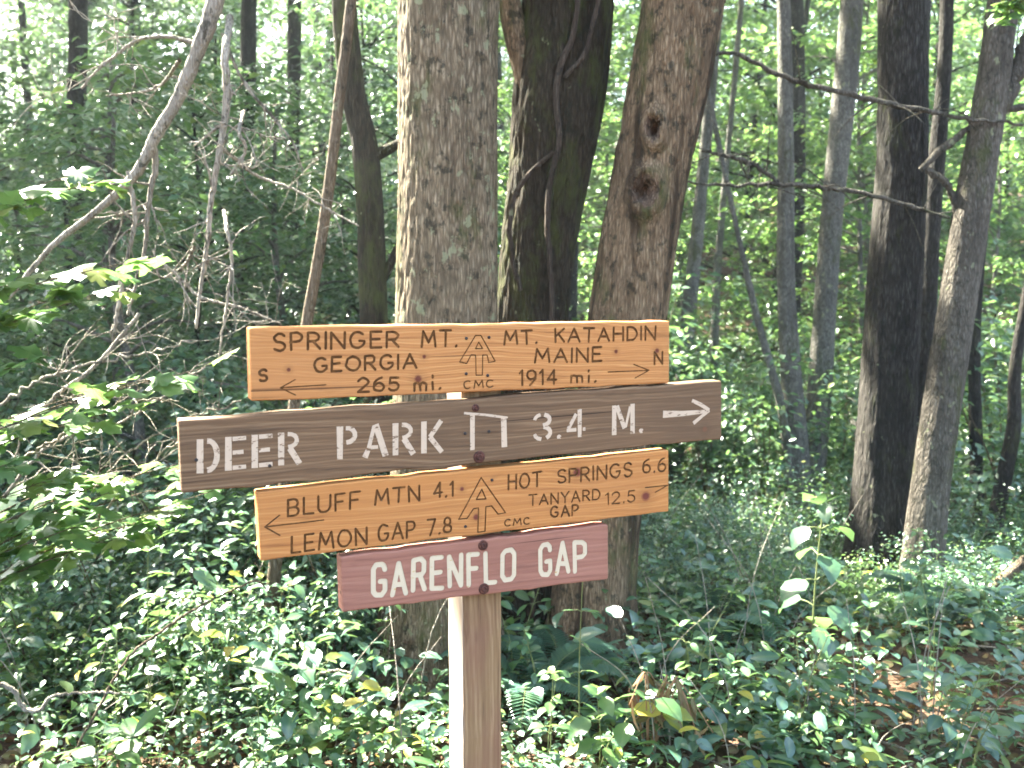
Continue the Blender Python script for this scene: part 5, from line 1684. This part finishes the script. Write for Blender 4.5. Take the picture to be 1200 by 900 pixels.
# arching green brown briar and small dry twigs
def briar(label, pa, Y, mat, r=1.0, nm='briar_stem', cat='plant'):
    p, rr = px_path(pa, Y)
    o = p[0].copy()
    s = spline(np.column_stack([p - o, rr * r]), 60)
    mb = MB()
    tube(mb, s[:, :3] + rng.normal(size=(60, 3)) * 0.0015, s[:, 3], 7)
    tag(mb.build(nm, mat, None, True, Matrix.Translation(Vector(o))), label, cat)
briar('long arching briar stem crossing the lower left undergrowth', [(75, 900, 4), (105, 850, 4), (150, 772, 4), (215, 722, 4), (265, 695, 3), (300, 680, 3), (312, 690, 2)], 2.7, M_TWIG, 0.8)
briar('pale crooked dry stick at the left edge', [(-8, 800, 6), (14, 808, 6), (28, 830, 6), (46, 832, 5), (65, 815, 4), (110, 812, 3), (150, 812, 2)], 2.7, M_TWIG_PALE, 1, 'stick', 'stick')
briar('pale bent twig arching in front of the tan trunk foot', [(345, 800, 4), (380, 788, 4), (400, 787, 5), (425, 795, 5), (445, 806, 3)], 3.05, M_TWIG_PALE, 1, 'stick', 'stick')
briar('fallen slanting log at the right edge', [(1085, 760, 11), (1110, 742, 12), (1150, 700, 12), (1210, 650, 13)], 4.3, M_TWIG, 1.0, 'fallen_log', 'log')
briar('short dead stick on the soil at the bottom right', [(1120, 850, 8), (1160, 868, 8), (1200, 885, 7)], 3.0, M_TWIG, 1, 'stick', 'stick')
briar('leaning root at the foot of the tan trunk', [(475, 752, 8), (455, 785, 9), (436, 815, 10), (428, 830, 9)], 3.35, M_BARK_TAN, 1, 'root', 'root')

# ------------------------------------------------------------------ maple sapling reaching in from the left
def maple():
    bx, by = -1.75, 2.55
    z = H1(bx, by)
    o = np.array([bx, by, z])
    root = empty('maple_sapling', o, 'maple sapling reaching in from the left edge with bright lobed leaves', 'sapling')
    mb = MB()
    st = spline(np.array([[0, 0, -0.1], [0.03, 0, 0.8], [-0.05, 0.03, 1.6], [0.0, 0.0, 2.5]]), 40)
    tube(mb, st, np.linspace(0.016, 0.006, 40), 8)
    mb.build('stem', M_TWIG, root)
    ends = [(60, 212, 2.6), (125, 210, 2.7), (20, 240, 2.5), (10, 195, 2.45), (110, 345, 2.65), (60, 350, 2.6), (15, 330, 2.45), (180, 300, 2.75), (170, 445, 2.65), (235, 432, 2.7), (140, 480, 2.6), (90, 470, 2.5),
            (40, 420, 2.45), (60, 560, 2.5), (120, 580, 2.6), (190, 570, 2.7), (205, 600, 2.75), (30, 600, 2.45), (150, 545, 2.7), (250, 575, 2.85), (80, 620, 2.5), (15, 540, 2.4), (220, 540, 2.8), (130, 630, 2.6)]
    for (px, py, Y) in ends:
        e = P(px, py, Y) - o
        f = np.clip((e[2] - 0.25) / 2.5, 0.12, 0.95)
        b = st[int(f * 39)]
        m_ = (b + e) / 2 + np.array([0, 0, 0.06])
        s = spline(np.array([b, m_, e]), 22)
        q = MB(); l = MB()
        tube(q, s, np.linspace(0.004, 0.0012, 22), 6)
        for k in range(12):
            i = rng.integers(8, 22)
            t = norm(s[min(i, 21)] - s[i - 2])
            sd = rng.choice([-1, 1])
            d = norm(t + sd * 0.8 * np.cross(t, [0, 0, 1]) + np.array([0, 0, rng.normal() * 0.25 - 0.15]))
            pe = s[i] + d * rng.uniform(0.02, 0.05)
            tube(q, np.array([s[i], (s[i] + pe) / 2, pe]), [0.001, 0.0009, 0.0008], 4)
            leaves(l, pe[None], d[None], up_normals(1, 0.32), rng.uniform(0.065, 0.125), 'maple', rng.random(1) ** 0.7)
        q.build('twig', M_TWIG, root)
        l.build('leaves', M_LEAF_LIGHT, root)
maple()
# a leafy tip dipping in at the top right corner
def corner_leaves():
    o = P(1230, -30, 4.0)
    root = empty('leafy_branch', o, 'leafy branch tip dipping into the top right corner', 'branch')
    q, l = MB(), MB()
    for (px, py) in ((1178, 25), (1190, 12), (1165, 15)):
        e = P(px, py, 4.0) - o
        s = spline(np.array([[0, 0, 0], e * 0.5 + [0, 0, 0.03], e]), 14)
        tube(q, s, np.linspace(0.004, 0.001, 14), 5)
        for k in range(8):
            i = rng.integers(5, 14)
            leaves(l, s[i][None], np.array([[rng.normal() - 0.5, rng.normal(), -0.4]]), up_normals(1, 0.3), rng.uniform(0.06, 0.09), 'maple')
    q.build('twig', M_TWIG, root)
    l.build('leaves', M_LEAF_LIGHT, root)
corner_leaves()
